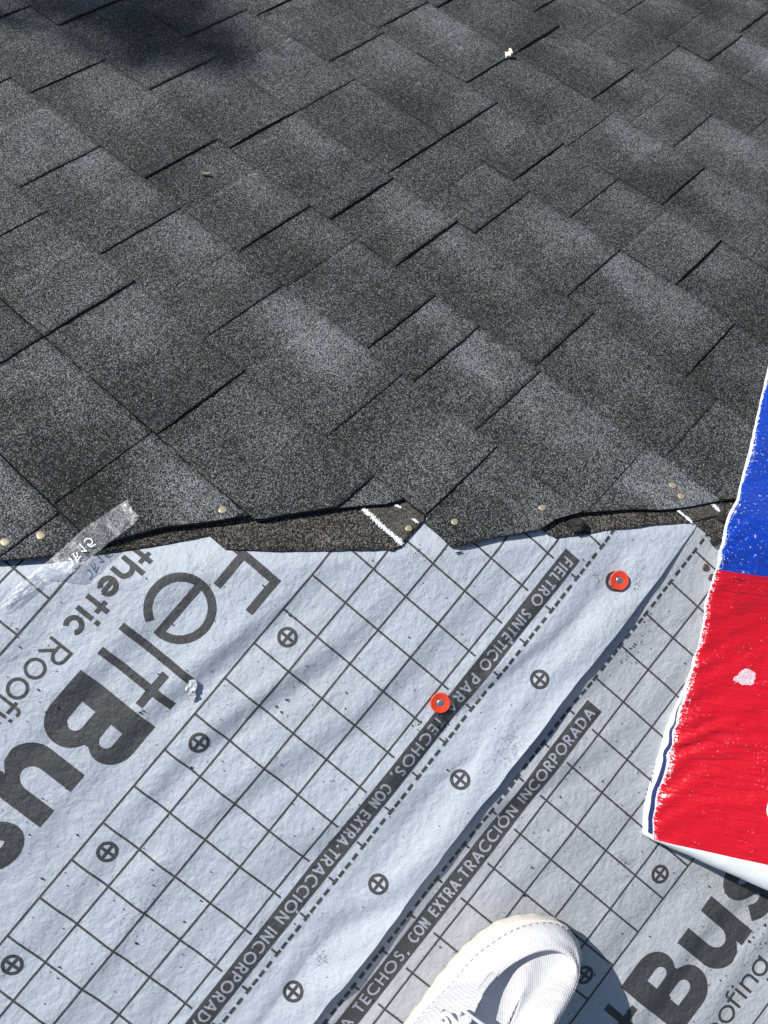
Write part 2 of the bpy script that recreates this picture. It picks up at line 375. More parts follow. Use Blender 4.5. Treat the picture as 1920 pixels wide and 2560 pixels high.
# ------------------------------------------------------------------ felt surface
def wrinkle(p, q, D):
    x, y = p * CELL, q * CELL
    # long soft ripples running along the roll, broken up by slow noise
    ph = (y + 0.10 * x) / 0.056 + 1.6 * nz(x * 3.1, y * 3.1, 4.2)
    a = 0.35 + 1.35 * max(0.0, nz(x * 3.0, y * 5.0, 9.1) + 0.28)
    w_ = 2 * math.pi * ph * 0.66; h = 2.0 * a * (math.sin(w_) - 0.36 * math.sin(2 * w_)) + 1.5 * nz(x * 9, y * 16, 1.0) + 0.55 * nz(x * 26, y * 34, 2.0) + 0.22 * nz(x * 70, y * 80, 3.0)
    f = 0.22 + 0.78 * sm(0.0, -0.11, D) if D < 0 else 0.22
    return (h * f + 3.0 + 0.9 * math.exp(-((D + 0.010) / 0.0035) ** 2) * (0.6 + nz(x * 40, y * 40, 6))) * 0.001
EDGE = 6.62
def edge_q(p): return EDGE + 0.05 * nz(p * 0.45, 1.3) + 0.03 * nz(p * 1.7, 7.7) - 0.07
def curl(p, q):
    a = 13.5 * sm(-12.3, -8.0, p) + 2.0 * nz(p * 0.35, 5.0) * sm(-12.3, -9, p)
    t = max(0.0, (q - 5.55) / 1.1); return 0.001 * a * t ** 1.5 * (1.15 - 0.15 * t)
DENT = [(-9.55, 6.05, 0.45, -1.6), (-10.2, 5.9, 0.28, 2.6), (-9.9, 6.35, 0.25, -2.0), (-4.6, 4.35, 0.3, -0.9), (-10.75, 6.2, 0.3, 1.6), (-2.6, -2.35, 0.22, 2.2), (-1.2, -1.9, 0.5, 1.0), (2.3, 1.4, 0.4, 1.6), (1.9, 1.2, 0.2, -1.2)]
def h_low(p, q):
    s, D = pqs(p, q); return wrinkle(p + 31, q, D)
def h_up(p, q):
    s, D = pqs(p, q); h = 0.0012 + wrinkle(p, q, D) + curl(p, q)
    for a, b, r, k in DENT:
        d = ((p - a) ** 2 + (q - b) ** 2) / (r * r)
        if d < 6: h += 0.001 * k * math.exp(-d)
    if q > 4.2: h += sm(4.2, 4.75, q) * max(0.0, h_low(p, q) + 0.0011 - h)
    return h
def P_up(p, q, dh=0.0):
    s, D = pqs(p, q); return surf(s, D, h_up(p, q) + dh)
def P_low(p, q, dh=0.0):      # in lower-sheet lattice
    a, b = pq2(p, q); s, D = pqs(a, b); return surf(s, D, h_low(a, b) + dh)

def felt_sheet(name, fn, p0, p1, q0, q1, step, m, qmax=None, thick=0.0006):
    npp = int((p1 - p0) / step) + 1; nq = int((q1 - q0) / step) + 1
    V, U = [], []
    for j in range(nq):
        for i in range(npp):
            p = p0 + (p1 - p0) * i / (npp - 1); t = j / (nq - 1)
            q = q0 + ((qmax(p) if qmax else q1) - q0) * t
            V.append(fn(p, q)); U.append((p * CELL, q * CELL))
    Fc = grid_faces(nq, npp)
    n0 = len(V)          # turned-down rim so the sheet has a real edge
    rim = [(nq - 1) * npp + i for i in range(npp)]
    for i in range(npp):
        x = V[rim[i]]; V.append(x); U.append(U[rim[i]]); V.append((x[0], x[1], x[2] - thick)); U.append(U[rim[i]])
    for i in range(npp - 1): Fc.append((n0 + 2 * i, n0 + 2 * i + 2, n0 + 2 * i + 3, n0 + 2 * i + 1))
    return mesh_obj(name, V, Fc, m, uv=U)
felt_up = felt_sheet('felt_underlayment', lambda p, q: P_up(p, q), -17.5, 8.5, -13.0, EDGE, 0.07, M_FELT1, edge_q)
tag(felt_up, 'blue-grey felt sheet at left with large upside-down lettering, overlapping the other sheet', 'roofing felt')
felt_lo = felt_sheet('felt_underlayment', lambda p, q: P_low(p, q), -13.5, 9.5, -9.0, 6.85, 0.085, M_FELT2)
tag(felt_lo, 'grey felt sheet underneath the shoe and wrapped bundle, tucked below the other sheet', 'roofing felt')

# ---- printing on the felt
class Print:
    def __init__(s, fn, dh): s.fn, s.dh, s.V, s.F, s.U, s.k = fn, dh, [], [], [], 0
    def lift(s): s.k = (s.k + 1) % 23; return s.dh + s.k * 6e-6
    def ribbon(s, pts, w, closed=False, w2=None):
        """pts in lattice cells"""
        P = [Vector((a, b)) for a, b in pts]
        if closed: P.append(P[0])
        Q = [P[0]]
        for i in range(len(P) - 1):
            L = (P[i + 1] - P[i]).length; n = max(1, int(L / 0.085))
            for k in range(1, n + 1): Q.append(P[i].lerp(P[i + 1], k / n))
        na = max(1, int(math.ceil(w / 0.09))); o = len(s.V); h = s.lift(); m = len(Q)
        for i, c in enumerate(Q):
            if closed: t = Q[(i + 1) % (m - 1)] - Q[i - 1 if i > 0 else m - 2]
            else: t = Q[min(i + 1, m - 1)] - Q[max(i - 1, 0)]
            t.normalize(); nrm = Vector((-t.y, t.x))
            for k in range(na + 1):
                a = c + nrm * w * (k / na - 0.5); s.V.append(s.fn(a.x, a.y, h)); s.U.append((a.x * CELL, a.y * CELL))
        s.F += [f[::-1] for f in grid_faces(m, na + 1, o)]
    def poly(s, loops):
        """outline with holes, cut along a fine grid so that it follows the ripples"""
        bm = bmesh.new(); vs = []
        for lp in loops:
            for a, b in lp: vs.append(bm.verts.new((a, b, 0)))
        tris = geometry.tessellate_polygon([[Vector((a, b, 0)) for a, b in lp] for lp in loops])
        for t in tris:
            try: bm.faces.new([vs[i] for i in t])
            except ValueError: pass
        xs = [v.co.x for v in bm.verts]; ys = [v.co.y for v in bm.verts]
        for ax, lo, hi in ((0, min(xs), max(xs)), (1, min(ys), max(ys))):
            c = math.floor(lo / 0.1) * 0.1 + 0.1
            while c < hi:
                co = [0, 0, 0]; co[ax] = c; no = [0, 0, 0]; no[ax] = 1
                bmesh.ops.bisect_plane(bm, geom=bm.verts[:] + bm.edges[:] + bm.faces[:], plane_co=co, plane_no=no); c += 0.1
        bmesh.ops.recalc_face_normals(bm, faces=bm.faces[:]); bm.verts.index_update(); o = len(s.V); h = s.lift()
        for v in bm.verts: s.V.append(s.fn(v.co.x, v.co.y, h)); s.U.append((v.co.x * CELL, v.co.y * CELL))
        for f in bm.faces:
            ids = [o + v.index for v in f.verts]
            if f.normal.z < 0: ids.reverse()
            s.F.append(ids)
        bm.free()
    def build(s, name, m, parent, label=None):
        o = mesh_obj(name, s.V, s.F, m, parent=parent, uv=s.U)
        if label: o['label'] = label
        return o
def arc(cx, cy, r, a0, a1, n=None, ry=None):
    n = n or max(6, int(abs(a1 - a0) / 9)); ry = ry or r
    return [(cx + r * math.cos(math.radians(a0 + (a1 - a0) * i / n)), cy + ry * math.sin(math.radians(a0 + (a1 - a0) * i / n))) for i in range(n + 1)]
CAPS = {
 'A': (0.74, [[(0.03, 0), (0.37, 0.97)], [(0.37, 0.97), (0.71, 0)], [(0.16, 0.32), (0.58, 0.32)]]),
 'C': (0.80, [arc(0.48, 0.5, 0.45, 48, 312)]), 'D': (0.76, [[(0.06, 0), (0.06, 1)], [(0.06, 0.94)] + arc(0.25, 0.5, 0.44, 90, -90) + [(0.06, 0.06)]]),
 'E': (0.52, [[(0.06, 0), (0.06, 1)], [(0.06, 0.94), (0.5, 0.94)], [(0.06, 0.52), (0.48, 0.52)], [(0.06, 0.06), (0.5, 0.06)]]),
 'F': (0.50, [[(0.06, 0), (0.06, 1)], [(0.06, 0.94), (0.48, 0.94)], [(0.06, 0.50), (0.46, 0.50)]]),
 'H': (0.68, [[(0.06, 0), (0.06, 1)], [(0.62, 0), (0.62, 1)], [(0.06, 0.52), (0.62, 0.52)]]),
 'I': (0.12, [[(0.06, 0), (0.06, 1)]]), 'L': (0.44, [[(0.06, 0), (0.06, 1)], [(0.06, 0.06), (0.43, 0.06)]]),
 'N': (0.72, [[(0.06, 0), (0.06, 1)], [(0.08, 0.96), (0.64, 0.04)], [(0.66, 0), (0.66, 1)]]),
 'O': (0.98, [arc(0.49, 0.5, 0.44, 0, 360)]), 'P': (0.54, [[(0.06, 0), (0.06, 1)], [(0.06, 0.94)] + arc(0.25, 0.70, 0.24, 90, -90) + [(0.06, 0.46)]]),
 'R': (0.58, [[(0.06, 0), (0.06, 1)], [(0.06, 0.94)] + arc(0.25, 0.70, 0.24, 90, -90) + [(0.06, 0.46)], [(0.24, 0.46), (0.54, 0)]]),
 'S': (0.54, [[(0.46, 0.84), (0.36, 0.94), (0.22, 0.94), (0.11, 0.85), (0.11, 0.70), (0.20, 0.58), (0.36, 0.48), (0.46, 0.36), (0.46, 0.20), (0.36, 0.08), (0.20, 0.06), (0.06, 0.18)]]),
 'T': (0.54, [[(0.27, 0), (0.27, 0.9)], [(0.0, 0.94), (0.54, 0.94)]]), 'X': (0.62, [[(0.04, 0), (0.58, 1)], [(0.04, 1), (0.58, 0)]]),
 ',': (0.14, [[(0.09, 0.10), (0.02, -0.16)]]), '-': (0.30, [[(0.02, 0.40), (0.28, 0.40)]]), 'W': (0.9, [[(0.02, 1), (0.25, 0)], [(0.25, 0), (0.45, 0.9)], [(0.45, 0.9), (0.65, 0)], [(0.65, 0), (0.88, 1)]]),
 'Y': (0.6, [[(0.02, 1), (0.3, 0.5)], [(0.58, 1), (0.3, 0.5)], [(0.3, 0.5), (0.3, 0)]]),
}
for a, b in (('É', 'E'), ('Ó', 'O')):
    w, st = CAPS[b]; CAPS[a] = (w, st + [[(w * 0.45, 1.08), (w * 0.45 + 0.16, 1.26)]])
def word(pr, txt, x0, x1, y0, hgt, wt=0.175):
    adv = [CAPS[c][0] + 0.24 for c in txt]; tot = sum(adv) - 0.24; k = (x1 - x0) / tot; x = x0
    for c, a in zip(txt, adv):
        for st in CAPS[c][1]:
            closed = c in 'OÓ' and len(st) > 20
            pts = [(x + px * k, y0 + py * hgt) for px, py in st]
            pr.ribbon(pts[:-1] if closed else pts, wt * hgt, closed)
        x += a * k
BAND = [('FIELTRO', -9.22, -7.84), ('SINTÉTICO', -7.62, -5.88), ('PARA', -5.66, -4.62), ('TECHOS,', -4.38, -2.66), ('CON', -2.42, -1.86), ('EXTRA-', -1.66, -0.62), ('TRACCIÓN', -0.56, 1.42), ('INCORPORADA', 1.64, 4.36)]

def in_view(fn, p, q):
    X = fn(p, q, 0); X = O + EX * X[0] + EY * X[1] + N2 * X[2]
    return -150 < X[0] / X[2] * F + 960 < 2070 and 1200 < X[1] / X[2] * F + 1280 < 2710
def layout(fn, parent, dp, pmin, pmax, qlow, grid2, letters, small, offp):
    """the repeat printed on one sheet; dp shifts the repeat along the roll. lattice x=p, y=q (up = print up)"""
    g = Print(fn, 0.00022)
    lw = 0.047
    q = 0
    for q in range(0, 5): g.ribbon([(pmin, q), (pmax, q)], lw)
    b0, b1 = -9.38 + dp, 4.50 + dp
    for p in range(int(math.ceil(pmin)), int(pmax) + 1):
        inb = b0 < p < b1
        g.ribbon([(p, 0.0), (p, 4.2 if inb else 4.93)], lw)
        if inb: g.ribbon([(p, 4.77), (p, 4.93)], lw)
    if grid2:
        for q in range(-4, qlow, -1): g.ribbon([(pmin, q), (pmax, q)], lw)
        for p in range(int(math.ceil(pmin)), int(pmax) + 1): g.ribbon([(p, -4.0), (p, qlow + 0.5)], lw)
    g.build('printed_grid', M_INK, parent, 'thin black printed squares')
    d = Print(fn, 0.00030); p = math.ceil(pmin)
    while p < pmax:
        d.ribbon([(p - 0.10, 4.955), (p + 0.08, 4.955)], 0.075)
        for k in (0.29, 0.54, 0.77): d.ribbon([(p + k - 0.085, 4.955), (p + k + 0.085, 4.955)], 0.075)
        p += 1
    d.build('printed_dashed_line', M_INK, parent)
    c = Print(fn, 0.00030)
    base = -0.57 + offp
    k = math.ceil((pmin - base) / 3); 
    while base + 3 * k < pmax:
        for qq in (0.49, 5.78):
            x = base + 3 * k
            if qq > 5 and parent is felt_lo: continue
            if not in_view(fn, x, qq): continue
            c = Print(fn, 0.00030)
            c.ribbon(arc(x, qq, 0.195, 0, 360, 28)[:-1], 0.075, True)
            c.ribbon([(x - 0.17, qq), (x + 0.17, qq)], 0.07); c.ribbon([(x, qq - 0.17), (x, qq + 0.17)], 0.07)
            c.build('printed_nail_mark', M_INK, parent)
        k += 1
    b = Print(fn, 0.00030); b.k = 0
    b.ribbon([(b0, 4.51), (b1, 4.51)], 0.46); b.build('printed_band', M_INK, parent, 'solid black band of Spanish wording')
    t = Print(fn, 0.00052)
    for w, x0, x1 in BAND: word(t, w, x0 + dp, x1 + dp, 4.375, 0.275)
    t.build('band_lettering', M_INKL, parent)
    L = Print(fn, 0.00030); o = dp
    if 'F' in letters:
        L.poly([[(-4.45 + o, -2.5), (-4.26 + o, -2.5), (-4.26 + o, -1.56), (-3.45 + o, -1.56), (-3.45 + o, -1.37), (-4.26 + o, -1.37), (-4.26 + o, -0.64), (-3.45 + o, -0.64), (-3.45 + o, -0.45), (-4.45 + o, -0.45)]])
        L.ribbon(arc(-2.57 + o, -1.755, 0.69, -2, 332, 48), 0.19); L.ribbon([(-3.26 + o, -1.76), (-1.80 + o, -1.76)], 0.185)
    if 'l' in letters: L.ribbon([(-1.50 + o, -2.48), (-1.50 + o, -0.50)], 0.18)
    L.poly([[(-0.915 + o, -2.48), (-0.73 + o, -2.48), (-0.73 + o, -1.15), (-0.40 + o, -1.15), (-0.40 + o, -0.965), (-0.73 + o, -0.965), (-0.73 + o, -0.47), (-0.915 + o, -0.47), (-0.915 + o, -0.965), (-1.28 + o, -0.965), (-1.28 + o, -1.15), (-0.915 + o, -1.15)]])
    B = [(-0.25, -0.475), (0.50, -0.475)] + arc(0.50, -0.985, 0.56, 88, -38, 18, 0.51) + [(0.95, -1.40)] + arc(0.66, -1.93, 0.64, 57, -90, 20, 0.585) + [(-0.25, -2.515)]
    B = [(x + o, y) for x, y in B]
    c1 = [(x + o, y) for x, y in [(0.275, -0.93), (0.275, -1.25), (0.56, -1.25)] + arc(0.60, -1.09, 0.17, -85, 85, 8, 0.16) + [(0.56, -0.93)]]
    c2 = [(x + o, y) for x, y in [(0.275, -1.68), (0.275, -2.045), (0.64, -2.045)] + arc(0.69, -1.862, 0.19, -85, 85, 8, 0.183) + [(0.64, -1.68)]]
    L.poly([B, c1, c2])
    u = [(1.44, -0.97)] + [(1.44, -1.85)] + arc(2.02, -1.90, 0.58, 180, 262, 9, 0.62) + [(2.20, -2.47), (2.40, -2.28), (2.40, -2.46), (2.85, -2.46), (2.85, -0.97), (2.40, -0.97), (2.40, -1.72)] + arc(2.145, -1.74, 0.255, 0, -180, 12, 0.31) + [(1.89, -0.97)]
    L.poly([[(x + o, y) for x, y in u]])
    sp = resample([(3.98, -1.27, 0), (3.82, -1.16, 0), (3.55, -1.13, 0), (3.33, -1.24, 0), (3.31, -1.42, 0), (3.44, -1.62, 0), (3.68, -1.76, 0), (3.86, -1.92, 0), (3.86, -2.12, 0), (3.68, -2.28, 0), (3.40, -2.30, 0), (3.14, -2.14, 0)], 40)
    L.ribbon([(v.x + o, v.y) for v in sp], 0.40)
    L.build('printed_lettering', M_INK, parent, 'large bold black product lettering')
    S = Print(fn, 0.00030)
    yb, xh = -3.46, 0.42
    if small == 'all':      # "...nthetic"
        W = 0.115
        n_ = lambda x, w: (S.ribbon([(x, yb), (x, yb + xh)], w), S.ribbon([(x, yb + xh - 0.16)] + arc(x + 0.165, yb + xh - 0.17, 0.165, 180, 0, 10, 0.14) + [(x + 0.33, yb)], w))
        n_(-3.62 + o, W)
        t_ = lambda x, w: (S.ribbon([(x, yb), (x, yb + 0.58)], w), S.ribbon([(x - 0.15, yb + xh - 0.03), (x + 0.17, yb + xh - 0.03)], w * 0.9))
        t_(-2.93 + o, W)
        S.ribbon([(-2.64 + o, yb), (-2.64 + o, yb + 0.62)], W); S.ribbon([(-2.64 + o, yb + 0.24)] + arc(-2.475 + o, yb + 0.25, 0.165, 180, 0, 10, 0.14) + [(-2.31 + o, yb)], W)
        S.ribbon(arc(-1.97 + o, yb + 0.21, 0.165, -2, 325, 26), W); S.ribbon([(-2.13 + o, yb + 0.21), (-1.79 + o, yb + 0.21)], W * 0.85)
        t_(-1.54 + o, W)
        S.ribbon([(-1.22 + o, yb), (-1.22 + o, yb + xh)], W); S.ribbon([(-1.22 + o, yb + xh + 0.08), (-1.22 + o, yb + xh + 0.19)], W)
        S.ribbon(arc(-0.88 + o, yb + 0.21, 0.165, 45, 315, 20), W)
        w = 0.07
        S.ribbon([(-0.38 + o, yb), (-0.38 + o, yb + 0.60)], w); S.ribbon([(-0.38 + o, yb + 0.565)] + arc(-0.20 + o, yb + 0.42, 0.17, 90, -90, 12, 0.145) + [(-0.38 + o, yb + 0.275)], w); S.ribbon([(-0.24 + o, yb + 0.275), (0.0 + o, yb)], w)
    w = 0.07
    for x in (0.325, 0.865): S.ribbon(arc(x + o, yb + 0.20, 0.20, 0, 360, 30)[:-1], w, True)
    S.ribbon([(1.20 + o, yb), (1.20 + o, yb + 0.48)] + arc(1.29 + o, yb + 0.48, 0.09, 180, 60, 6), w); S.ribbon([(1.10 + o, yb + 0.385), (1.40 + o, yb + 0.385)], w)
    S.ribbon([(1.48 + o, yb), (1.48 + o, yb + 0.42)], w); S.ribbon([(1.48 + o, yb + 0.50), (1.48 + o, yb + 0.57)], w)
    S.ribbon([(1.66 + o, yb), (1.66 + o, yb + 0.42)], w); S.ribbon([(1.66 + o, yb + 0.26)] + arc(1.815 + o, yb + 0.26, 0.155, 180, 0, 10, 0.13) + [(1.97 + o, yb)], w)
    S.ribbon(arc(2.28 + o, yb + 0.20, 0.19, 0, 360, 28)[:-1], w, True); S.ribbon([(2.47 + o, yb + 0.42), (2.47 + o, yb - 0.02)] + arc(2.29 + o, yb - 0.02, 0.18, 0, -140, 10), w)
    S.build('printed_small_lettering', M_INK, parent, 'thin black product lettering')
layout(P_up, felt_up, 0.0, -13.5, 8.0, -9, True, 'Felt', 'all', 0.0)
layout(P_low, felt_lo, -3.03, -11.5, 7.4, -7, True, 'l', '', -0.02)

# ------------------------------------------------------------------ shingles
CUT = [(-0.8, -3.6), (1.2, -3.2), (2.4, -2.35), (3.19, -1.57), (3.37, -1.35), (3.49, -1.18), (3.56, -1.03), (3.66, -0.81), (3.79, -0.56), (3.95, -0.35), (4.21, 0.0), (4.24, -0.02), (4.45, 0.3), (4.67, 0.61),
       (4.87, 0.85), (4.95, 1.0), (5.20, 1.01), (5.21, 0.60), (5.25, 0.63), (5.39, 0.8), (5.56, 1.06), (5.7, 1.28), (5.92, 1.59), (5.97, 1.76), (6.09, 1.97), (6.31, 2.24), (6.63, 2.58), (6.77, 2.78), (6.87, 2.93), (7.02, 3.13), (7.19, 3.34), (8.3, 4.9), (10, 7.2), (13, 11)]
def vcut(u):
    for (a, b), (c, d) in zip(CUT, CUT[1:]):
        if a <= u <= c: return b + (d - b) * (u - a) / max(1e-6, c - a) + 0.012 * nz(u * 9, 3.3)
    return CUT[0][1] if u < CUT[0][0] else CUT[-1][1]
H0 = 0.0095
def sh_h(u, v, k, tooth):
    h = H0 + (0.0009 if k >= 0 else 0.0046) * (v - k) + (float(tooth) * (1 - 0.6 * sm(0.7, 1.0, v - k) if k >= 0 else 1.0) if tooth else 0.0)
    h += 0.0007 * nz(u * 1.3, v * 1.3, k * 3.1) + 0.0004 * nz(u * 4, v * 4, k)
    d = v - vcut(u)
    if d < 0.5: h += 0.0030 * math.exp(-max(d, 0) / 0.16) * (0.75 + 0.5 * nz(u * 1.7, 8.8))
    return h
def patch(u, v, k):
    # paler mineral blend in blotches behind each tab, fading away from the butt edge
    g = 0.0
    for e in EDG[k]:
        du = u - e
        if -0.4 < du < 1.9:
            a = 0.5 + 0.9 * nz(e * 3.7, k * 2.9, 11.0); a = max(0.0, a)
            g += 0.62 * a * sm(-0.02, 0.03, du) * (1 - sm(0.45 + 0.5 * a, 0.75 + 0.8 * a, du + 0.35 * nz(u * 5, v * 5, 41.0))) * sm(0.30, 0.62, v - k + 0.22 * nz(u * 4, v * 4, 44.0)) * (1 + 0.5 * nz(u * 9, v * 9, 47.0))
    g += 0.4 * max(0, nz(u * 0.8, v * 0.8, 21.0)) - 0.7 * max(0, nz(u * 0.9, v * 0.7, 31.0))
    return g
def slab(u0, u1, k, tooth, th, tone, parent, name, vlo=None, jag=0.012, lift_r=0.0, seed=0, label=None):
    """one flat piece of a course between u0 and u1, clipped by the hip cut"""
    us = [u0]; st = 0.055
    x = u0
    while x + st < u1: x += st; us.append(x)
    us.append(u1)
    for c, _ in CUT:      # keep the jumps of the cut crisp
        if u0 + 0.01 < c < u1 - 0.01: us.append(c)
    us = sorted(us); cols = []
    for u in us:
        lo = (k if vlo is None else vlo); lo = max(lo, vcut(u)); hi = k + 1 + jag * nz(u * 7, k * 1.7, 2.2 + seed) - (0.024 if k < 0 else 0.0)   # open joint beside the lower-left rows
        if hi - lo > 0.02: cols.append((u, lo, hi))
        else: cols.append(None)
    runs, cur = [], []
    for c in cols:
        if c is None:
            if len(cur) > 1: runs.append(cur)
            cur = []
        else: cur.append(c)
    if len(cur) > 1: runs.append(cur)
    if not runs: return None
    nr = 17; V, Fc, mi, tn = [], [], [], []
    for run in runs:
        o = len(V); n = len(run)
        for i, (u, lo, hi) in enumerate(run):
            e = 0.0
            for r in range(nr):
                v = lo + (hi - lo) * r / (nr - 1)
                uu = u
                if i == 0: uu += jag * nz(v * 8, u0 * 3.3, seed)
                if i == n - 1: uu += jag * 0.8 * nz(v * 8, u1 * 5.1, seed + 1)
                h = sh_h(uu, v, k, tooth)
                if lift_r: h += lift_r * sm(u1 - 0.35, u1, uu) * sm(k, k + 0.25, v)
                if v < k: h -= (k - v) * 0.03 + 0.0006
                s, D = uvs(uu, v); V.append(surf(s, D, h))
                g = 0.92 + 0.12 * sm(0.15, 0.95, v - k) + patch(uu, v, k)
                tn.append(max(0.2, 0.82 * tone * g * (1 + 0.30 * nz(uu * 0.9 + 3, v * 0.9, 6.0) + 0.22 * nz(uu * 3, v * 3, 5.0))))
        o2 = len(V)
        for i, (u, lo, hi) in enumerate(run):
            for r in range(nr):
                v = lo + (hi - lo) * r / (nr - 1); uu = u
                if i == 0: uu += jag * nz(v * 8, u0 * 3.3, seed)
                if i == n - 1: uu += jag * 0.8 * nz(v * 8, u1 * 5.1, seed + 1)
                h = sh_h(uu, v, k, tooth) - th
                s, D = uvs(uu, v); V.append(surf(s, D, h)); tn.append(tone)
        for i in range(n - 1):
            for r in range(nr - 1):
                Fc.append((o + i * nr + r, o + (i + 1) * nr + r, o + (i + 1) * nr + r + 1, o + i * nr + r + 1)); mi.append(0)
        for i in range(n - 1):
            Fc.append((o + i * nr, o2 + i * nr, o2 + (i + 1) * nr, o + (i + 1) * nr)); mi.append(1)
            a = nr - 1; Fc.append((o + i * nr + a, o + (i + 1) * nr + a, o2 + (i + 1) * nr + a, o2 + i * nr + a)); mi.append(1)
        for r in range(nr - 1):
            Fc.append((o + r, o + r + 1, o2 + r + 1, o2 + r)); mi.append(1)
            b = (n - 1) * nr; Fc.append((o + b + r, o2 + b + r, o2 + b + r + 1, o + b + r + 1)); mi.append(1)
    # flat shading on the side walls
    ob = mesh_obj(name, V, Fc, [M_SH, M_ASPH], parent=parent, mi=mi, tone=tn)
    sf = [m_ == 0 for m_ in mi]; ob.data.polygons.foreach_set('use_smooth', sf)
    if label: ob['label'] = label
    return ob
# right-hand (shadowed) edges of the raised tabs, measured per course
EDG = {-3: [2.1], -2: [1.75, 3.16], -1: [0.2, 1.64, 3.05], 0: [-1.3, 0.35, 1.62, 3.08, 4.62], 1: [-2.9, -1.6, -0.10, 1.13, 2.56, 4.07, 5.17, 6.4], 2: [-2.6, -1.26, 0.57, 1.95, 3.64, 4.19, 4.93, 6.12, 7.5],
       3: [-3.2, -2.1, -0.54, 0.75, 2.22, 3.11, 4.86, 6.31, 7.6], 4: [-2.5, -1.06, 0.75, 2.12, 3.34, 4.54, 5.95, 7.3, 8.6], 5: [-2.2, -0.9, 0.32, 2.12, 3.88, 5.23, 6.7, 8.1], 6: [-1.6, 0.2, 1.63, 3.15, 4.46, 5.9, 7.2, 8.6],
       7: [-1.2, 0.35, 1.63, 2.82, 4.0, 5.3, 6.6, 8.1], 8: [-0.4, 1.2, 2.92, 4.5, 5.9, 7.2], 9: [0.6, 2.0, 3.36, 4.7, 6.1], 10: [0.4, 1.9, 3.3, 4.6, 5.8], 11: [1.0, 2.4, 3.8, 5.2], 12: [1.6, 3.0, 4.4, 5.6]}
RNG = {-3: (0.3, 3.4), -2: (-0.6, 3.9), -1: (-1.6, 4.4), 0: (-2.6, 5.1), 1: (-3.4, 6.6), 2: (-3.6, 7.9), 3: (-3.9, 8.4), 4: (-3.6, 9.4), 5: (-3.2, 9.4), 6: (-2.8, 9.6), 7: (-2.2, 9.4), 8: (-1.6, 8.4), 9: (-0.8, 7.6), 10: (-0.4, 7.2), 11: (0.0, 6.6), 12: (0.6, 6.4)}
TEETH = []
SPLIT = {2: 2.6, 3: 1.5, 4: 2.7, 5: 3.1, 6: 2.4, 7: 3.4, 8: 2.0, 9: 2.7, 1: 1.9, 10: 2.6}
ORD = ['lowest', 'second', 'third', 'fourth', 'fifth', 'sixth', 'seventh', 'eighth', 'ninth', 'tenth', 'eleventh', 'twelfth', 'thirteenth', 'fourteenth', 'fifteenth', 'sixteenth']
for k in sorted(EDG):
    a, b = RNG[k]; parts = [(a, b, '')]
    if k in SPLIT: parts = [(a, SPLIT[k], 'upper-left part'), (SPLIT[k], b, 'lower-right part')]
    for (x0, x1, nm) in parts:
        s, D = uvs((x0 + x1) / 2, k + 0.5)
        r = root('asphalt_shingle', surf(s, D, 0.003))
        ordn = ORD[k + 3]
        lb = 'charcoal shingle, %s diagonal row from the lower left corner%s' % (ordn, ', ' + nm + ' of the row' if nm else '')
        if k == 0: lb = 'charcoal shingle whose corner ends at the cut edge above the chalked strip'
        tag(r, lb, 'shingle', 'charcoal shingles laid in overlapping rows')
        seed = k * 7 + (3 if 'right' in nm else 0)
        rr = random.Random(seed + 99)
        slab(x0, x1, k, False, 0.0026, 1.0 * rr.uniform(0.85, 1.15), r, 'base_layer', vlo=k - (0.04 if k not in (0, -1) else 0.0), seed=seed)
        prev = x0
        ed = [e for e in EDG[k] if x0 - 0.3 < e <= x1 + 0.01] + ([x1] if nm != 'lower-right part' and x1 - max([e for e in EDG[k] if e <= x1] + [x0]) > 0.9 else [])
        for e in ed:
            gap = e - prev; w = gap * rr.uniform(0.42, 0.66)
            if e - w < x0 + 0.02: w = e - x0 - 0.02
            if w < 0.12: prev = e; continue
            tk = (rr.choice([0.0007, 0.0013, 0.0018, 0.0024]) if k >= 0 else 0.0011); TEETH.append((k, e - w, e, tk))
            slab(e - w, e, k, tk, 0.0052, rr.uniform(0.82, 1.15), r, 'tab', jag=0.010, lift_r=rr.uniform(0.0, 0.0016) + (0.002 if rr.random() < 0.15 else 0), seed=rr.randint(0, 50))
            prev = e
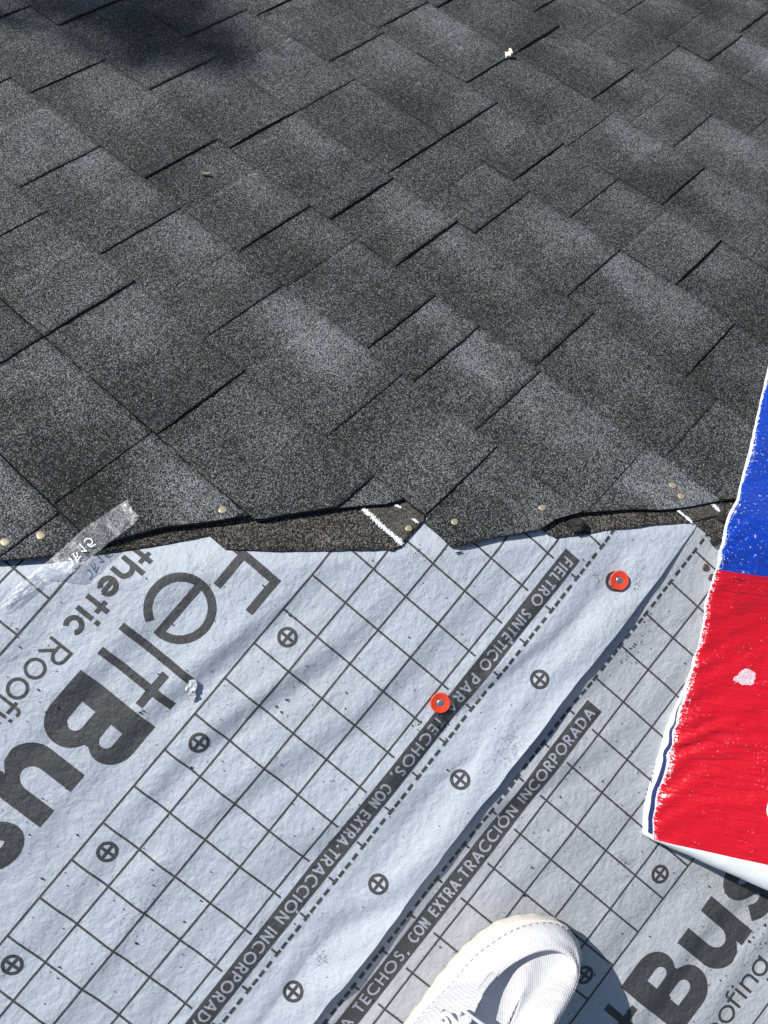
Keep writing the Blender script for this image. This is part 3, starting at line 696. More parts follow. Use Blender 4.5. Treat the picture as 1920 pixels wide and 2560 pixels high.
# blistered double edge of two tabs that have curled (a lifted sliver beside them)
# ---- pieces of lower shingles showing below the cut edge
def piece(name, top, bot, h, th, m, parent=None, tone=1.0, edge_dark=True, nr=9, step=5.0, label=None, jag=0.5):
    """between an upper and a lower photo-traced outline, laid on the roof surface at height h"""
    x0 = max(top[0][0], bot[0][0]); x1 = min(top[-1][0], bot[-1][0]); n = max(4, int((x1 - x0) / step))
    def yy(c, x):
        for (a, b), (d, e) in zip(c, c[1:]):
            if a <= x <= d: return b + (e - b) * (x - a) / max(1e-6, d - a)
        return c[-1][1]
    V, Fc, mi, tn = [], [], [], []
    hf = h if callable(h) else (lambda x, t: h)
    for i in range(n + 1):
        x = x0 + (x1 - x0) * i / n
        ya, yb_ = yy(top, x), yy(bot, x) + jag * 2 * nz(x * 0.11, 4.4)
        for r in range(nr):
            t = r / (nr - 1); hh = hf(x, t); s, D = at(x, ya + (yb_ - ya) * t, hh); V.append(surf(s, D, hh)); tn.append(tone * (1 + 0.25 * nz(x * 0.02, t * 2, 3)))
    o2 = len(V)
    for i in range(n + 1):
        x = x0 + (x1 - x0) * i / n
        ya, yb_ = yy(top, x), yy(bot, x) + jag * 2 * nz(x * 0.11, 4.4)
        for r in range(nr):
            t = r / (nr - 1); hh = hf(x, t); s, D = at(x, ya + (yb_ - ya) * t, hh); V.append(surf(s, D, hh - th)); tn.append(tone)
    for i in range(n):
        for r in range(nr - 1): Fc.append((i * nr + r, i * nr + r + 1, (i + 1) * nr + r + 1, (i + 1) * nr + r)); mi.append(0)
        a = nr - 1
        Fc.append((i * nr + a, o2 + i * nr + a, o2 + (i + 1) * nr + a, (i + 1) * nr + a)); mi.append(1)
        Fc.append((i * nr, (i + 1) * nr, o2 + (i + 1) * nr, o2 + i * nr)); mi.append(1)
    for r in range(nr - 1):
        Fc.append((r, o2 + r, o2 + r + 1, r + 1)); mi.append(1)
        b = n * nr; Fc.append((b + r, b + r + 1, o2 + b + r + 1, o2 + b + r)); mi.append(1)
    ob = mesh_obj(name, V, Fc, [m, M_ASPH], parent=parent, mi=mi, tone=tn)
    ob.data.polygons.foreach_set('use_smooth', [x == 0 for x in mi])
    if label: ob['label'] = label
    return ob
u1 = piece('asphalt_shingle', [(204, 1366), (206, 1366), (405, 1300), (560, 1285), (640, 1275)], [(203, 1392), (301, 1377), (405, 1362), (492, 1346), (524, 1339), (640, 1328)], 0.0060, 0.0028, M_SU, tone=0.62)
tag(u1, 'thin dark wedge of under-shingle right of the clear tape, below the cut edge', 'shingle', 'lower shingles showing below the cut edge')
u2 = piece('asphalt_shingle', [(500, 1290), (632, 1280), (752, 1262), (868, 1245), (962, 1235), (1060, 1240)], [(500, 1318), (524, 1339), (564, 1373), (694, 1376), (839, 1374), (880, 1371), (945, 1372), (984, 1380), (1006, 1360), (1045, 1321), (1060, 1303)], 0.0064, 0.0030, M_SU, tone=0.80)
tag(u2, 'brownish under-shingle crossed by a thick white chalk line, left of the centre', 'shingle', 'lower shingles showing below the cut edge')
piece('sealant_strip', [(906, 1262), (940, 1255), (1000, 1240), (1062, 1262)], [(906, 1275), (940, 1300), (1006, 1355), (1062, 1300)], 0.0068, 0.0004, M_SF, parent=u2, tone=0.85, label='smooth fine-grained strip beside the chalk line', jag=0.2)
u3 = piece('asphalt_shingle', [(1330, 1300), (1388, 1285), (1452, 1270), (1550, 1262), (1678, 1258), (1790, 1245), (1900, 1240)], [(1330, 1305), (1353, 1318), (1388, 1347), (1463, 1339), (1539, 1324), (1631, 1310), (1712, 1304), (1735, 1308), (1787, 1350), (1840, 1372), (1900, 1372)], 0.0058, 0.0030, M_SU, tone=0.85)
tag(u3, 'olive-specked under-shingle beside the blue end of the bundle, with a black tar lump', 'shingle', 'lower shingles showing below the cut edge')
piece('sealant_strip', [(1690, 1262), (1787, 1250), (1812, 1262)], [(1690, 1274), (1734, 1300), (1775, 1290), (1812, 1284)], 0.0075, 0.0016, M_SF, parent=u3, tone=0.9, label='smooth fine-grained strip with short chalk marks', jag=0.3)

def chalk(name, pts, wid, parent, h=0.0078, seed=0, dens=1.0):
    rr = random.Random(seed); V, Fc = [], []
    L = sum(math.hypot(b[0] - a[0], b[1] - a[1]) for a, b in zip(pts, pts[1:])); n = int(L * 5.5 * dens)
    for _ in range(n):
        t = rr.random() * (len(pts) - 1); i = min(int(t), len(pts) - 2); f = t - i
        x = pts[i][0] + (pts[i + 1][0] - pts[i][0]) * f + rr.gauss(0, wid); y = pts[i][1] + (pts[i + 1][1] - pts[i][1]) * f + rr.gauss(0, wid)
        r = rr.uniform(0.4, 1.5); k = rr.randint(4, 6); o = len(V); a0 = rr.random() * 6
        hh = h + rr.uniform(0, 0.0004)
        c = at(x, y, hh)
        for q in range(k):
            a = a0 + 2 * math.pi * q / k; rad = 0.0005 * r * rr.uniform(0.7, 1.4); V.append(surf(c[0] + rad * math.cos(a), c[1] + rad * math.sin(a), hh))
        V.append(surf(c[0], c[1], hh + 0.0003))
        for q in range(k): Fc.append((o + q, o + (q + 1) % k, o + k))
    return mesh_obj(name, V, Fc, M_CHALK, parent=parent, smooth=False)
chalk('chalk_mark', [(908, 1274), (922, 1284), (940, 1301), (955, 1315), (972, 1330), (990, 1344), (1004, 1355)], 2.8, u2, seed=1, dens=1.5)
chalk('chalk_mark', [(988, 1263), (1003, 1268)], 1.2, u2, seed=2, dens=0.8)
chalk('chalk_mark', [(1032, 1298), (1046, 1306)], 1.2, u2, seed=3, dens=1.5)
chalk('chalk_mark', [(1695, 1277), (1732, 1301)], 1.2, u3, seed=4, dens=1.2)
chalk('chalk_mark', [(1783, 1262), (1800, 1277)], 1.6, u3, seed=5, dens=1.4)

# ------------------------------------------------------------------ fasteners
def lathe(pos, prof, n=28, tilt=(0, 0), sq=None):
    """profile (r, z) turned about the surface normal at s, D"""
    s, D, h = pos; V = []
    for r, z in prof:
        for k in range(n):
            a = 2 * math.pi * k / n; rr_ = r * (1 + (sq(a) if sq else 0))
            x, y = rr_ * math.cos(a), rr_ * math.sin(a); V.append(surf(s + x, D + y, h + z + tilt[0] * x + tilt[1] * y))
    Fc = [f[::-1] for f in grid_faces(len(prof), n, 0, True)][::-1]; Fc = [f[::-1] for f in Fc]; Fc.append(tuple(range((len(prof) - 1) * n, len(prof) * n)))
    return V, Fc
def nail(x, y, h, r, m, label, seed=0, squash=0.0):
    if h == HT:
        u, v = uv_at(x, y, 0.0); k = math.floor(v); tk = max([t for kk, a, b, t in TEETH if kk == k and a <= u <= b] + [0.0])
        h = sh_h(u, v, k, tk) + 0.0003
    s, D = at(x, y, h); sq = lambda a: 0.05 * math.sin(3 * a + seed) + squash * math.cos(2 * a + seed)
    V, Fc = lathe((s, D, h), [(r * 0.98, -0.0006), (r, 0.0005), (r * 0.93, 0.0010), (r * 0.5, 0.0012), (r * 0.15, 0.0013)], 22, (0.03 * math.sin(seed), 0.04 * math.cos(seed)), sq)
    o = mesh_obj('roofing_nail', V, Fc, m); tag(o, label, 'nail', 'nail heads along the cut edge')
    # driven shank
    V, Fc = tube([surf(s, D, h + 0.0002), surf(s, D, h - 0.025)], 0.0016, 8); mesh_obj('shank', V, Fc, m, parent=o)
    return o
HT = 0.0155
nail(13, 1356, HT, 0.0052, M_TAN, 'tan nail head at the far left of the cut edge', 1, 0.12)
nail(102, 1339, HT, 0.0054, M_TAN, 'tan nail head left of the clear tape, second from the left', 2, 0.10)
nail(557, 1275, HT, 0.0052, M_TAN, 'round tan nail head on the dark shingle above the end of the diagonal seam', 3)
nail(1022, 1321, 0.0085, 0.0044, M_TAN, 'tan nail head beside a hole next to the chalk line', 4)
nail(1137, 1305, HT, 0.0046, M_TAN, 'pale nail head on the middle shingle just above the felt', 5, 0.05)
nail(1356, 1270, HT, 0.0046, M_TAN, 'pale half-sunk nail head left of the tar lump', 6, 0.08)
nail(1682, 1214, HT, 0.0046, M_TAN, 'upper of two pale nail heads left of the blue wrapper', 7, 0.12)
nail(1703, 1241, HT, 0.0046, M_TAN, 'lower of two pale nail heads left of the blue wrapper', 8, 0.06)
nail(1765, 1419, 0.0030, 0.0047, M_RUST, 'rusty brown nail head on the grey felt, left of its darker neighbour', 9)
nail(1779, 1444, 0.0030, 0.0047, M_RUST, 'dark brown nail head half covered by the edge of the bundle', 10)
def cap_nail(x, y, h, label, seed, tl):
    s, D = at(x, y, h); R = 0.0121
    c = root('cap_nail', surf(s, D, h)); tag(c, label, 'cap nail', 'orange plastic cap nails holding the felt')
    prof = [(R * 0.99, -0.0010), (R, 0.0006), (R * 0.975, 0.0017), (R * 0.93, 0.0020), (R * 0.88, 0.0016), (R * 0.62, 0.0013), (R * 0.42, 0.0010), (R * 0.36, 0.0003), (R * 0.05, 0.0)]
    V, Fc = lathe((s, D, h), prof, 48, tl, lambda a: 0.008 * math.sin(5 * a + seed) + 0.006 * math.sin(11 * a)); mesh_obj('plastic_cap', V, Fc, M_RED, parent=c)
    V, Fc = lathe((s, D, h), [(R * 0.37, 0.0002), (R * 0.37, 0.0012), (R * 0.31, 0.0017), (R * 0.03, 0.0017)], 20, tl, lambda a: 0.05 * math.sin(2 * a + seed)); mesh_obj('nail_head', V, Fc, M_STEEL, parent=c)
cap_nail(1100.6, 1757, 0.0068, 'orange-red plastic cap nail on the black band between two printed words', 1, (0.02, -0.02))
cap_nail(1548, 1451, 0.0085, 'orange-red plastic cap nail beside a black smudge near the top of the felt overlap', 2, (0.03, 0.02))
# old scuffed ring beside the right cap nail
V, Fc = [], []
for k in range(40):
    a = 2 * math.pi * k / 40
    for r in (0.0098, 0.0116 + 0.0006 * nz(k * 0.4, 1)):
        s, D = at(1537, 1452, 0.006); x, y = s + r * math.cos(a), D + r * math.sin(a)
        V.append((x, y, r))
def felt_h_at(s, y):
    X = O + EX * s + EY * y - T2; return float(X @ P1) / CELL, float(X @ Q1) / CELL
V = [P_up(*felt_h_at(x, y), 0.0007) for x, y, r in V]
ring = mesh_obj('printed_nail_mark', V, [(2 * k, 2 * ((k + 1) % 40), 2 * ((k + 1) % 40) + 1, 2 * k + 1) for k in range(40)], M_INK, parent=felt_up, uv=[(v[0], v[1]) for v in V])

# ------------------------------------------------------------------ tar lump, chips, scraps
def lump(name, x, y, h, size, m, label, cat, seed, flat=0.5, par=None):
    s, D = at(x, y, h); bm = bmesh.new(); bmesh.ops.create_icosphere(bm, subdivisions=3, radius=1.0)
    c = Vector(surf(s, D, h)); V = []
    for v in bm.verts:
        n = 1 + 0.45 * nz(v.co.x * 1.6 + seed, v.co.y * 1.6, v.co.z * 1.6) + 0.2 * nz(v.co.x * 4, v.co.y * 4 + seed, v.co.z * 4)
        V.append(c + Vector((v.co.x * size[0] * n, v.co.y * size[1] * n, max(-0.2, v.co.z) * size[2] * n)))
    Fc = [[v.index for v in f.verts] for f in bm.faces]; bm.free()
    o = mesh_obj(name, V, Fc, m, parent=par, tone=[0.5] * len(V), smooth=False)
    if par is None: tag(o, label, cat)
    return o
lump('tar_lump', 1440, 1312, 0.0065, (0.013, 0.009, 0.012), M_ASPH, 'jagged black lump of tar on the under-shingle below the cut edge', 'tar lump', 3)
lump('tar_lump', 1789, 1352, 0.0062, (0.007, 0.006, 0.005), M_ASPH, 'small dark tar blob at the tip of the under-shingle touching the bundle', 'tar lump', 9)
lump('tar_lump', 1806, 1290, 0.0080, (0.006, 0.008, 0.006), M_ASPH, 'dark sticky blob wedged between shingle and bundle near the chalk marks', 'tar lump', 14)
# cream chip: small broken block with an upright splinter
s, D = at(1270, 138, 0.014); c = Vector(surf(s, D, 0.0135)); V, Fc = [], []
def box(V, Fc, c, a, b, cc, sz):
    o = len(V)
    for i in (-1, 1):
        for j in (-1, 1):
            for k in (-1, 1): V.append(c + a * i * sz[0] + b * j * sz[1] + cc * k * sz[2] + Vector((nz(i, j, k + 5.5), nz(j, k, i + 2.5), nz(k, i, j + 1.5))) * min(sz) * 0.5)
    Fc += [(o, o + 1, o + 3, o + 2), (o + 4, o + 6, o + 7, o + 5), (o, o + 4, o + 5, o + 1), (o + 2, o + 3, o + 7, o + 6), (o, o + 2, o + 6, o + 4), (o + 1, o + 5, o + 7, o + 3)]
ax, ay, az = Vector((1, 0.1, 0)), Vector((-0.1, 0.9, -0.4)), Vector((0, 0.45, 0.9))
box(V, Fc, c + Vector((-0.0012, 0, 0.002)), ax, ay, az, (0.0037, 0.0042, 0.0026)); box(V, Fc, c + Vector((0.0036, 0.003, 0.0045)), ax, ay, az, (0.0016, 0.0060, 0.0040))
tag(mesh_obj('wood_chip', V, Fc, M_CHIP, smooth=False), 'tiny cream-coloured chip lying on the shingles near the top', 'chip')
def leaf(x, y, h, L, W, ang, m, name, label, cat, seed):
    s, D = at(x, y, h); V, Fc = [], []; n = 9
    for i in range(n):
        t = i / (n - 1) - 0.5
        w = W * math.cos(t * math.pi * 0.95) ** 0.6 * (1 + 0.3 * nz(i, seed))
        for j in (-1, 0, 1):
            a, b = t * L, j * w; V.append(surf(s + a * math.cos(ang) - b * math.sin(ang), D + a * math.sin(ang) + b * math.cos(ang), h + 0.0015 + 0.10 * L * (2 * t) ** 2 + abs(j) * W * 0.5 + (0.003 if j == 0 and False else 0)))
    Fc = grid_faces(n, 3); k = len(V); V += [(v[0], v[1], v[2] - 0.0004) for v in V]; Fc += [f[::-1] for f in grid_faces(n, 3, k)]
    tag(mesh_obj(name, V, Fc, m, smooth=False), label, cat)
leaf(512, 436, 0.0125, 0.018, 0.0026, -0.25, M_LEAF, 'dry_leaf', 'small curled brown leaf scrap on the shingles at upper left', 'leaf', 3)
leaf(1146, 1382, 0.0042, 0.0095, 0.0010, 0.1, M_CRUMB, 'asphalt_shaving', 'curled black asphalt shaving on the felt just under the middle shingle edge', 'shaving', 5)
# crumpled torn film at the end of the tall printed letter
rr = random.Random(5); V, Fc = [], []; nn_, mm_ = 11, 6
for i in range(nn_):
    for j in range(mm_):
        t = i / (nn_ - 1); x = 479 + 15 * (t - 0.4) * 0.1 + (j / (mm_ - 1) - 0.5) * (11 + 16 * math.sin(math.pi * min(1, t * 1.15)) ** 0.8) + 3 * math.sin(t * 9); y = 1699 + 52 * t
        h = 0.0058 + 0.0026 * abs(nz(i * 0.9, j * 1.1, 3)) * 2 * math.sin(math.pi * t) + 0.0007
        s, D = at(x + rr.uniform(-1.5, 1.5), y + rr.uniform(-1.5, 1.5), h); V.append(surf(s, D, h))
Fc = grid_faces(nn_, mm_); k = len(V); V += [(v[0], v[1], v[2] - 0.0005) for v in V]; Fc += [f[::-1] for f in grid_faces(nn_, mm_, k)]
tag(mesh_obj('torn_film_scrap', V, Fc, M_SCRAP, smooth=False), 'crumpled torn white flake at the end of the tall printed letter', 'torn scrap')
# rust-brown crumbs and black granules strewn on the felt
rr = random.Random(21); V, Fc = [], []
def shard(fn, p, q, r):
    o = len(V); a0 = rr.random() * 6; k = rr.randint(3, 5); el = rr.uniform(0.5, 1.0)
    for j in range(k):
        a = a0 + 2 * math.pi * j / k; rad = r * rr.uniform(0.6, 1.2)
        V.append(fn(p + rad * math.cos(a) / CELL, q + rad * math.sin(a) * el / CELL, 0.0004))
    for j in range(k):
        a = a0 + 2 * math.pi * j / k + 0.3; rad = r * rr.uniform(0.3, 0.8)
        V.append(fn(p + rad * math.cos(a) / CELL, q + rad * math.sin(a) * el / CELL, 0.0004 + r * rr.uniform(0.7, 1.6)))
    for j in range(k): Fc.append((o + j, o + (j + 1) % k, o + k + (j + 1) % k, o + k + j))
    Fc.append(tuple(o + k + j for j in range(k)))
def sz(): return min(0.0017, 0.00032 * math.exp(rr.gauss(0.42, 0.52)))
n = 0
while n < 900:
    p, q = rr.uniform(-12.5, 7.5), rr.uniform(-8, 6.4)
    s, D = pqs(p, q)
    if D > 0.0: continue
    if nz(p * 0.45, q * 0.45, 12) < rr.uniform(-0.5, 0.35): continue
    shard(P_up, p, q, sz()); n += 1
n = 0
while n < 900:
    p, q = rr.uniform(-11, 7), rr.uniform(-5, 4.8)
    if nz(p * 0.45, q * 0.45, 17) < rr.uniform(-0.6, 0.3): continue
    a, b = pq2(p, q)
    if pqs(a, b)[1] > 0: continue
    shard(P_low, p, q, sz() * 1.1); n += 1
for _ in range(110):      # heap of granules near the bold letters at lower right
    shard(P_low, rr.gauss(0.25, 0.45), rr.gauss(-2.75, 0.35), sz() * 1.5)
for _ in range(26): shard(P_up, rr.gauss(-3.85, 0.18), rr.gauss(4.2, 0.16), sz() * 1.3)
for _ in range(40): shard(P_low, rr.gauss(-3.1, 0.16), rr.gauss(-1.4 - 1.6, 0.25), sz() * 0.8)
def smudge(px, py, sx, sy, ang, n, low, big=0.45):
    for _ in range(n):
        a, b = rr.gauss(0, sx), rr.gauss(0, sy)
        s_, D_ = at(px + a * math.cos(ang) - b * math.sin(ang), py + a * math.sin(ang) + b * math.cos(ang), 0.004)
        p, q = felt_h_at(s_, D_)
        if low:
            x1, y1 = p + 5.46825662, q - 11.88067599; p, q = -x1 / SC2, -y1 / SC2
        shard(P_low if low else P_up, p, q, 0.0009 * big * rr.uniform(0.5, 1.6))
smudge(1268, 1868, 16, 26, 0.7, 130, False); smudge(1590, 1452, 7, 16, 0.2, 45, False); smudge(1105, 1812, 9, 12, 0.4, 70, False, 0.8)
smudge(1150, 1775, 30, 14, -0.9, 60, False); smudge(800, 2390, 12, 8, 0.2, 50, False); smudge(1560, 2155, 12, 8, 0.1, 60, True); smudge(1600, 1590, 12, 40, 0.5, 50, True, 0.7)
smudge(1040, 1385, 7, 14, 0.1, 60, False); smudge(1490, 1445, 6, 26, -0.2, 50, False); smudge(345, 2280, 24, 26, 0.7, 60, False)
tag(mesh_obj('granule_crumbs', V, Fc, M_CRUMB, smooth=False), 'loose black granules and crumbs strewn over both felt sheets', 'crumbs', kind='stuff')

# ------------------------------------------------------------------ clear tape strip
top = [(0, 1508), (40, 1468), (78, 1432), (111, 1409), (152, 1375), (207, 1324), (243, 1299), (285, 1271), (319, 1247)]
botm = [(0, 1523), (60, 1492), (120, 1456), (165, 1430), (207, 1404), (234, 1388), (284, 1348), (333, 1311), (351, 1290)]
T = resample([(a, b, 0) for a, b in top], 60); Bm = resample([(a, b, 0) for a, b in botm], 60)
def tape_h(i, j, n=60, m=15):
    t = i / (n - 1); h = 0.0185 + 0.0022 * abs(nz(i * 0.35, j * 0.6, 2)) + 0.0016 * abs(nz(i * 0.9, j * 1.2, 5))
    if t < 0.46: h += 0.005 * sm(0.46, 0.0, t) * (0.35 + 0.65 * j / (m - 1)) - 0.0135 * sm(0.46, 0.3, t)
    if t > 0.93: h += 0.003 * sm(0.93, 1.0, t)
    return h
V, U = [], []
for i in range(60):
    for j in range(15):
        w = j / 14; x, y = T[i].x + (Bm[i].x - T[i].x) * w, T[i].y + (Bm[i].y - T[i].y) * w
        if i == 59: x += 6 * math.sin(j * 1.7); y += 4 * math.sin(j * 1.7 + 1) + 5 * math.sin(j / 14 * 3.14)
        h = tape_h(i, j); s, D = at(x, y, h); V.append(surf(s, D, h)); U.append((s, D))
Fc = grid_faces(60, 15)
tape = mesh_obj('cellophane_strip', V, Fc, M_TAPE, uv=U)
tag(tape, 'crinkled clear cellophane strip with white marks, lying from the shingles down onto the felt', 'tape strip')
V, Fc = [], []
class TapePr(Print): pass
def tape_fn(a, b, dh):     # a along the strip (photo px from its lettered part), b across
    dirx, diry = 0.757, -0.653; x = 176 + a * dirx + b * diry; y = 1397 + a * diry - b * dirx
    h = 0.0215 + dh; s, D = at(x, y, h); return surf(s, D, h)
class LetterStrip(Print):
    def ribbon(s, pts, w, closed=False):
        P = [Vector(p) for p in pts]
        if closed: P.append(P[0])
        o = len(s.V); m = len(P); h = s.lift()
        for i, c in enumerate(P):
            t = (P[min(i + 1, m - 1)] - P[max(i - 1, 0)]).normalized(); nr_ = Vector((-t.y, t.x))
            for k in (-0.5, 0.5): a = c + nr_ * w * k; s.V.append(s.fn(a.x, a.y, h)); s.U.append((a.x, a.y))
        s.F += [f[::-1] for f in grid_faces(m, 2, o)]
# only the marks that can be made out in the photograph, stroke for stroke
tp = LetterStrip(lambda x, y, dh: surf(*at(x, y, 0.0215 + dh), 0.0215 + dh), 0.0004)
for st in ([(450, 226), (453, 192), (495, 165), (548, 172), (580, 212), (568, 252), (528, 268), (498, 250)], [(500, 262), (558, 300)], [(552, 302), (630, 256)],
           [(368, 250), (482, 366)], [(396, 368), (492, 364)], [(268, 402), (338, 498)], [(326, 380), (342, 440), (302, 462)], [(330, 500), (392, 432)], [(196, 470), (244, 478), (266, 520), (240, 560), (206, 556)]):
    tp.ribbon([(140 + x / 6.347, 1320 + y / 6.347) for x, y in st], 3.0)
tp.build('strip_lettering', M_CHALK, tape, 'white marks on the clear film')

# ------------------------------------------------------------------ wrapped bundle at right
TH = 0.022
Ledge = [(1634, 2100), (1639, 2021), (1656, 1956), (1674, 1891), (1688, 1826), (1704, 1768), (1717, 1717), (1735, 1656), (1750, 1609), (1760, 1561), (1769, 1500), (1792, 1426), (1800, 1388), (1811, 1344), (1827, 1299), (1843, 1246), (1856, 1195), (1868, 1151), (1881, 1097), (1897, 1027), (1913, 958), (1930, 880), (1950, 790)]
def top3(x, y, h):
    s, D = at(x, y, h); return Vector(surf(s, D, h))
def hb(y): return TH + 0.012 * math.exp(-((y - 1340) / 90.0) ** 2) + 0.003
NS = 150
LE = resample([top3(x, y, hb(y)) for x, y in Ledge], NS)
def liftw(w, t):      # the near right corner stands off the felt
    return 0.46 * w * sm(0.62, 0.0, t) * (1 - 0.35 * sm(0.1, 0.34, w))
c0 = top3(1634, 2100, TH + 0.003)
# across direction from the printed border
r_ = ray(1920, 2163)
def across_point(wl):
    h = TH + 0.003 + 0.46 * wl; return top3(1920, 2163, h)
wl = 0.14
for _ in range(20): wl = (across_point(wl) - c0).xy.length
AC = (across_point(wl) - c0); AC = Vector((AC.x, AC.y, 0)).normalized()
LEN = [0]
for i in range(1, NS): LEN.append(LEN[-1] + (LE[i] - LE[i - 1]).length)
NW = 56; WID = 0.335
bun = root('wrapped_bundle', tuple(LE[10] - Vector((0, 0, TH)))); tag(bun, 'shingle bundle in red, white and blue plastic wrapping at the right edge of the photo', 'wrapped bundle')
ws = [WID * (j / NW) ** 1.25 for j in range(NW + 1)]
# where the blue starts, along the length
yb = min(range(NS), key=lambda i: (LE[i] - top3(1793, 1424, hb(1424))).length)
def bump_b(w, l, i):
    h = 0.0010 * nz(w * 25, l * 25, 1) + 0.0005 * nz(w * 90, l * 90, 2)
    # diagonal puckers fanning from the edge
    f = math.exp(-w / 0.075) * (0.35 + 0.65 * math.exp(-((l - 0.13) / 0.10) ** 2))
    ph = (l - 0.72 * w) / 0.017 + 1.5 * nz(w * 14, l * 14, 7)
    h += 0.0021 * f * math.sin(2 * math.pi * ph * 0.5)
    # one deep crease
    d = (l - 0.105 - 0.75 * w); h -= 0.0030 * math.exp(-(d / 0.004) ** 2) * sm(0.085, 0.02, w)
    h += 0.0022 * math.exp(-((d - 0.011) / 0.006) ** 2) * sm(0.10, 0.02, w)
    return h
UPB = Vector((0, 0, 1))
def nrm_at(y): return Vector((0, ST * sm(-0.03, 0.03, y), 1 - (1 - CT) * sm(-0.03, 0.03, y)))
V, U, Fc, mi = [], [], [], []
nW = NW + 1
for i in range(NS):
    t = LEN[i] / LEN[-1]; Nn = nrm_at(LE[i].y)
    for w in ws:
        p = LE[i] + AC * w + Nn * (liftw(w, t) + bump_b(w, LEN[i], i) - 0.0035 * math.exp(-w / 0.003))
        V.append(p); U.append((w, LEN[i]))
for i in range(NS - 1):
    for j in range(NW):
        Fc.append((i * nW + j, i * nW + j + 1, (i + 1) * nW + j + 1, (i + 1) * nW + j)); mi.append(0 if i < yb else 1)
wrap = mesh_obj('wrapper_top', V, Fc, [M_WRED, M_WBLU], parent=bun, mi=mi, uv=U)
# near end: rounded white end rolling down from the printed border (band widens to the right)
V, U, Fc = [], [], []; NR = 12
for r in range(NR):
    a = r / (NR - 1)
    for j, w in enumerate(ws):
        p = LE[0] + AC * w + UPB * (liftw(w, 0) + bump_b(w, 0, 0) - 0.0035 * math.exp(-w / 0.003))
        out = Vector((AC.y, -AC.x, 0))
        wide = 0.003 + 0.24 * min(w, 0.16)
        drop = TH + 0.001
        ph = a * math.pi * 0.58
        q = p + out * (wide * math.sin(ph)) - UPB * (drop * (1 - math.cos(ph)) / (1 - math.cos(math.pi * 0.58)))
        q += UPB * 0.0008 * nz(w * 60, a * 3, 4) * math.sin(math.pi * a) + out * 0.0010 * nz(w * 40, a * 2, 8) * a
        V.append(q); U.append((w + 0.1, a * 0.03))
Fc = [f[::-1] for f in grid_faces(NR, nW)]
mesh_obj('wrapper_end', V, Fc, M_WWHT, parent=bun, uv=U)
# left side: blue rim at the near corner, then white printed side
V, U, Fc, mi = [], [], [], []; NR = 7
for r in range(NR):
    a = r / (NR - 1)
    for i in range(NS):
        Nn = nrm_at(LE[i].y); out = -AC
        p = LE[i] + Nn * (bump_b(0, LEN[i], i) - 0.0035)
        sw = 0.0020 * math.exp(-((LEN[i] - 0.02) / 0.10) ** 2) + 0.0008 + 0.0006 * nz(LEN[i] * 18, 3)
        ht = hb(0) if False else (TH + 0.002)
        q = p + AC * (0.023 * sm(0.10, 0.26, LEN[i]) * a) + out * (sw * math.sin(a * math.pi * 0.55) + 0.0007 * nz(LEN[i] * 50, a * 3)) - Nn * ht * (1 - math.cos(a * math.pi * 0.55)) / (1 - math.cos(math.pi * 0.55))
        V.append(q); U.append((0.03 + a * 0.02, LEN[i]))
for r in range(NR - 1):
    for i in range(NS - 1):
        Fc.append((r * NS + i, r * NS + i + 1, (r + 1) * NS + i + 1, (r + 1) * NS + i)); mi.append(1 if r < 3 and LEN[i] < 0.22 and LEN[i] > 0.004 else 0)
side = mesh_obj('wrapper_side', V, Fc, [M_WWHT, M_WNAVY], parent=bun, mi=mi, uv=U)
# far end, right side and underside close the pack
V, Fc = [], []
for i in range(NS):
    t = LEN[i] / LEN[-1]; Nn = nrm_at(LE[i].y)
    for w in (0.018, 0.08, 0.16, 0.25, WID): V.append(LE[i] + AC * (w + 0.006) + Nn * (liftw(w, t) - TH - 0.0015))
    V.append(LE[i] + AC * WID + Nn * liftw(WID, t))
Fc = grid_faces(NS, 6)
for j in range(4): Fc.append(((NS - 1) * 6 + j, (NS - 1) * 6 + j + 1, (NS - 1) * 6 + 5))
mesh_obj('wrapper_underside', V, Fc, M_WWHT, parent=bun)
# print on the wrapper: white round letter cut by the picture edge, small black side wording
def on_top(w, l, dh=0.0005):
    k = min(range(NS), key=lambda i: abs(LEN[i] - l)); t = LEN[k] / LEN[-1]
    return LE[k].lerp(LE[min(k + 1, NS - 1)], 0.0) + AC * w + nrm_at(LE[k].y) * (liftw(w, t) + bump_b(w, l, k) + dh) + (LE[min(k + 1, NS - 1)] - LE[k]).normalized() * (l - LEN[k])
V, Fc = [], []
R0 = 0.026
def pix(v):
    X = O + EX * v.x + EY * v.y + N2 * v.z; return X[0] / X[2] * F + 960, X[1] / X[2] * F + 1280
WC, LC_ = min(((0.10 + i * 0.002, 0.03 + j * 0.003) for i in range(40) for j in range(30)), key=lambda q: sum((a - b) ** 2 for a, b in zip(pix(on_top(*q)), (1917, 2012))))
WC += R0
for i in range(49):
    a = math.radians(35 + 290 * i / 48)
    for r in (R0 * 0.66, R0 * 0.83, R0): V.append(on_top(WC + r * math.cos(a), LC_ + r * math.sin(a) * 1.0))
mesh_obj('printed_letter', V, grid_faces(49, 3), simple('white_print', (0.82, 0.84, 0.86), 0.35, var=0.03), parent=bun)
class SideP(LetterStrip): pass
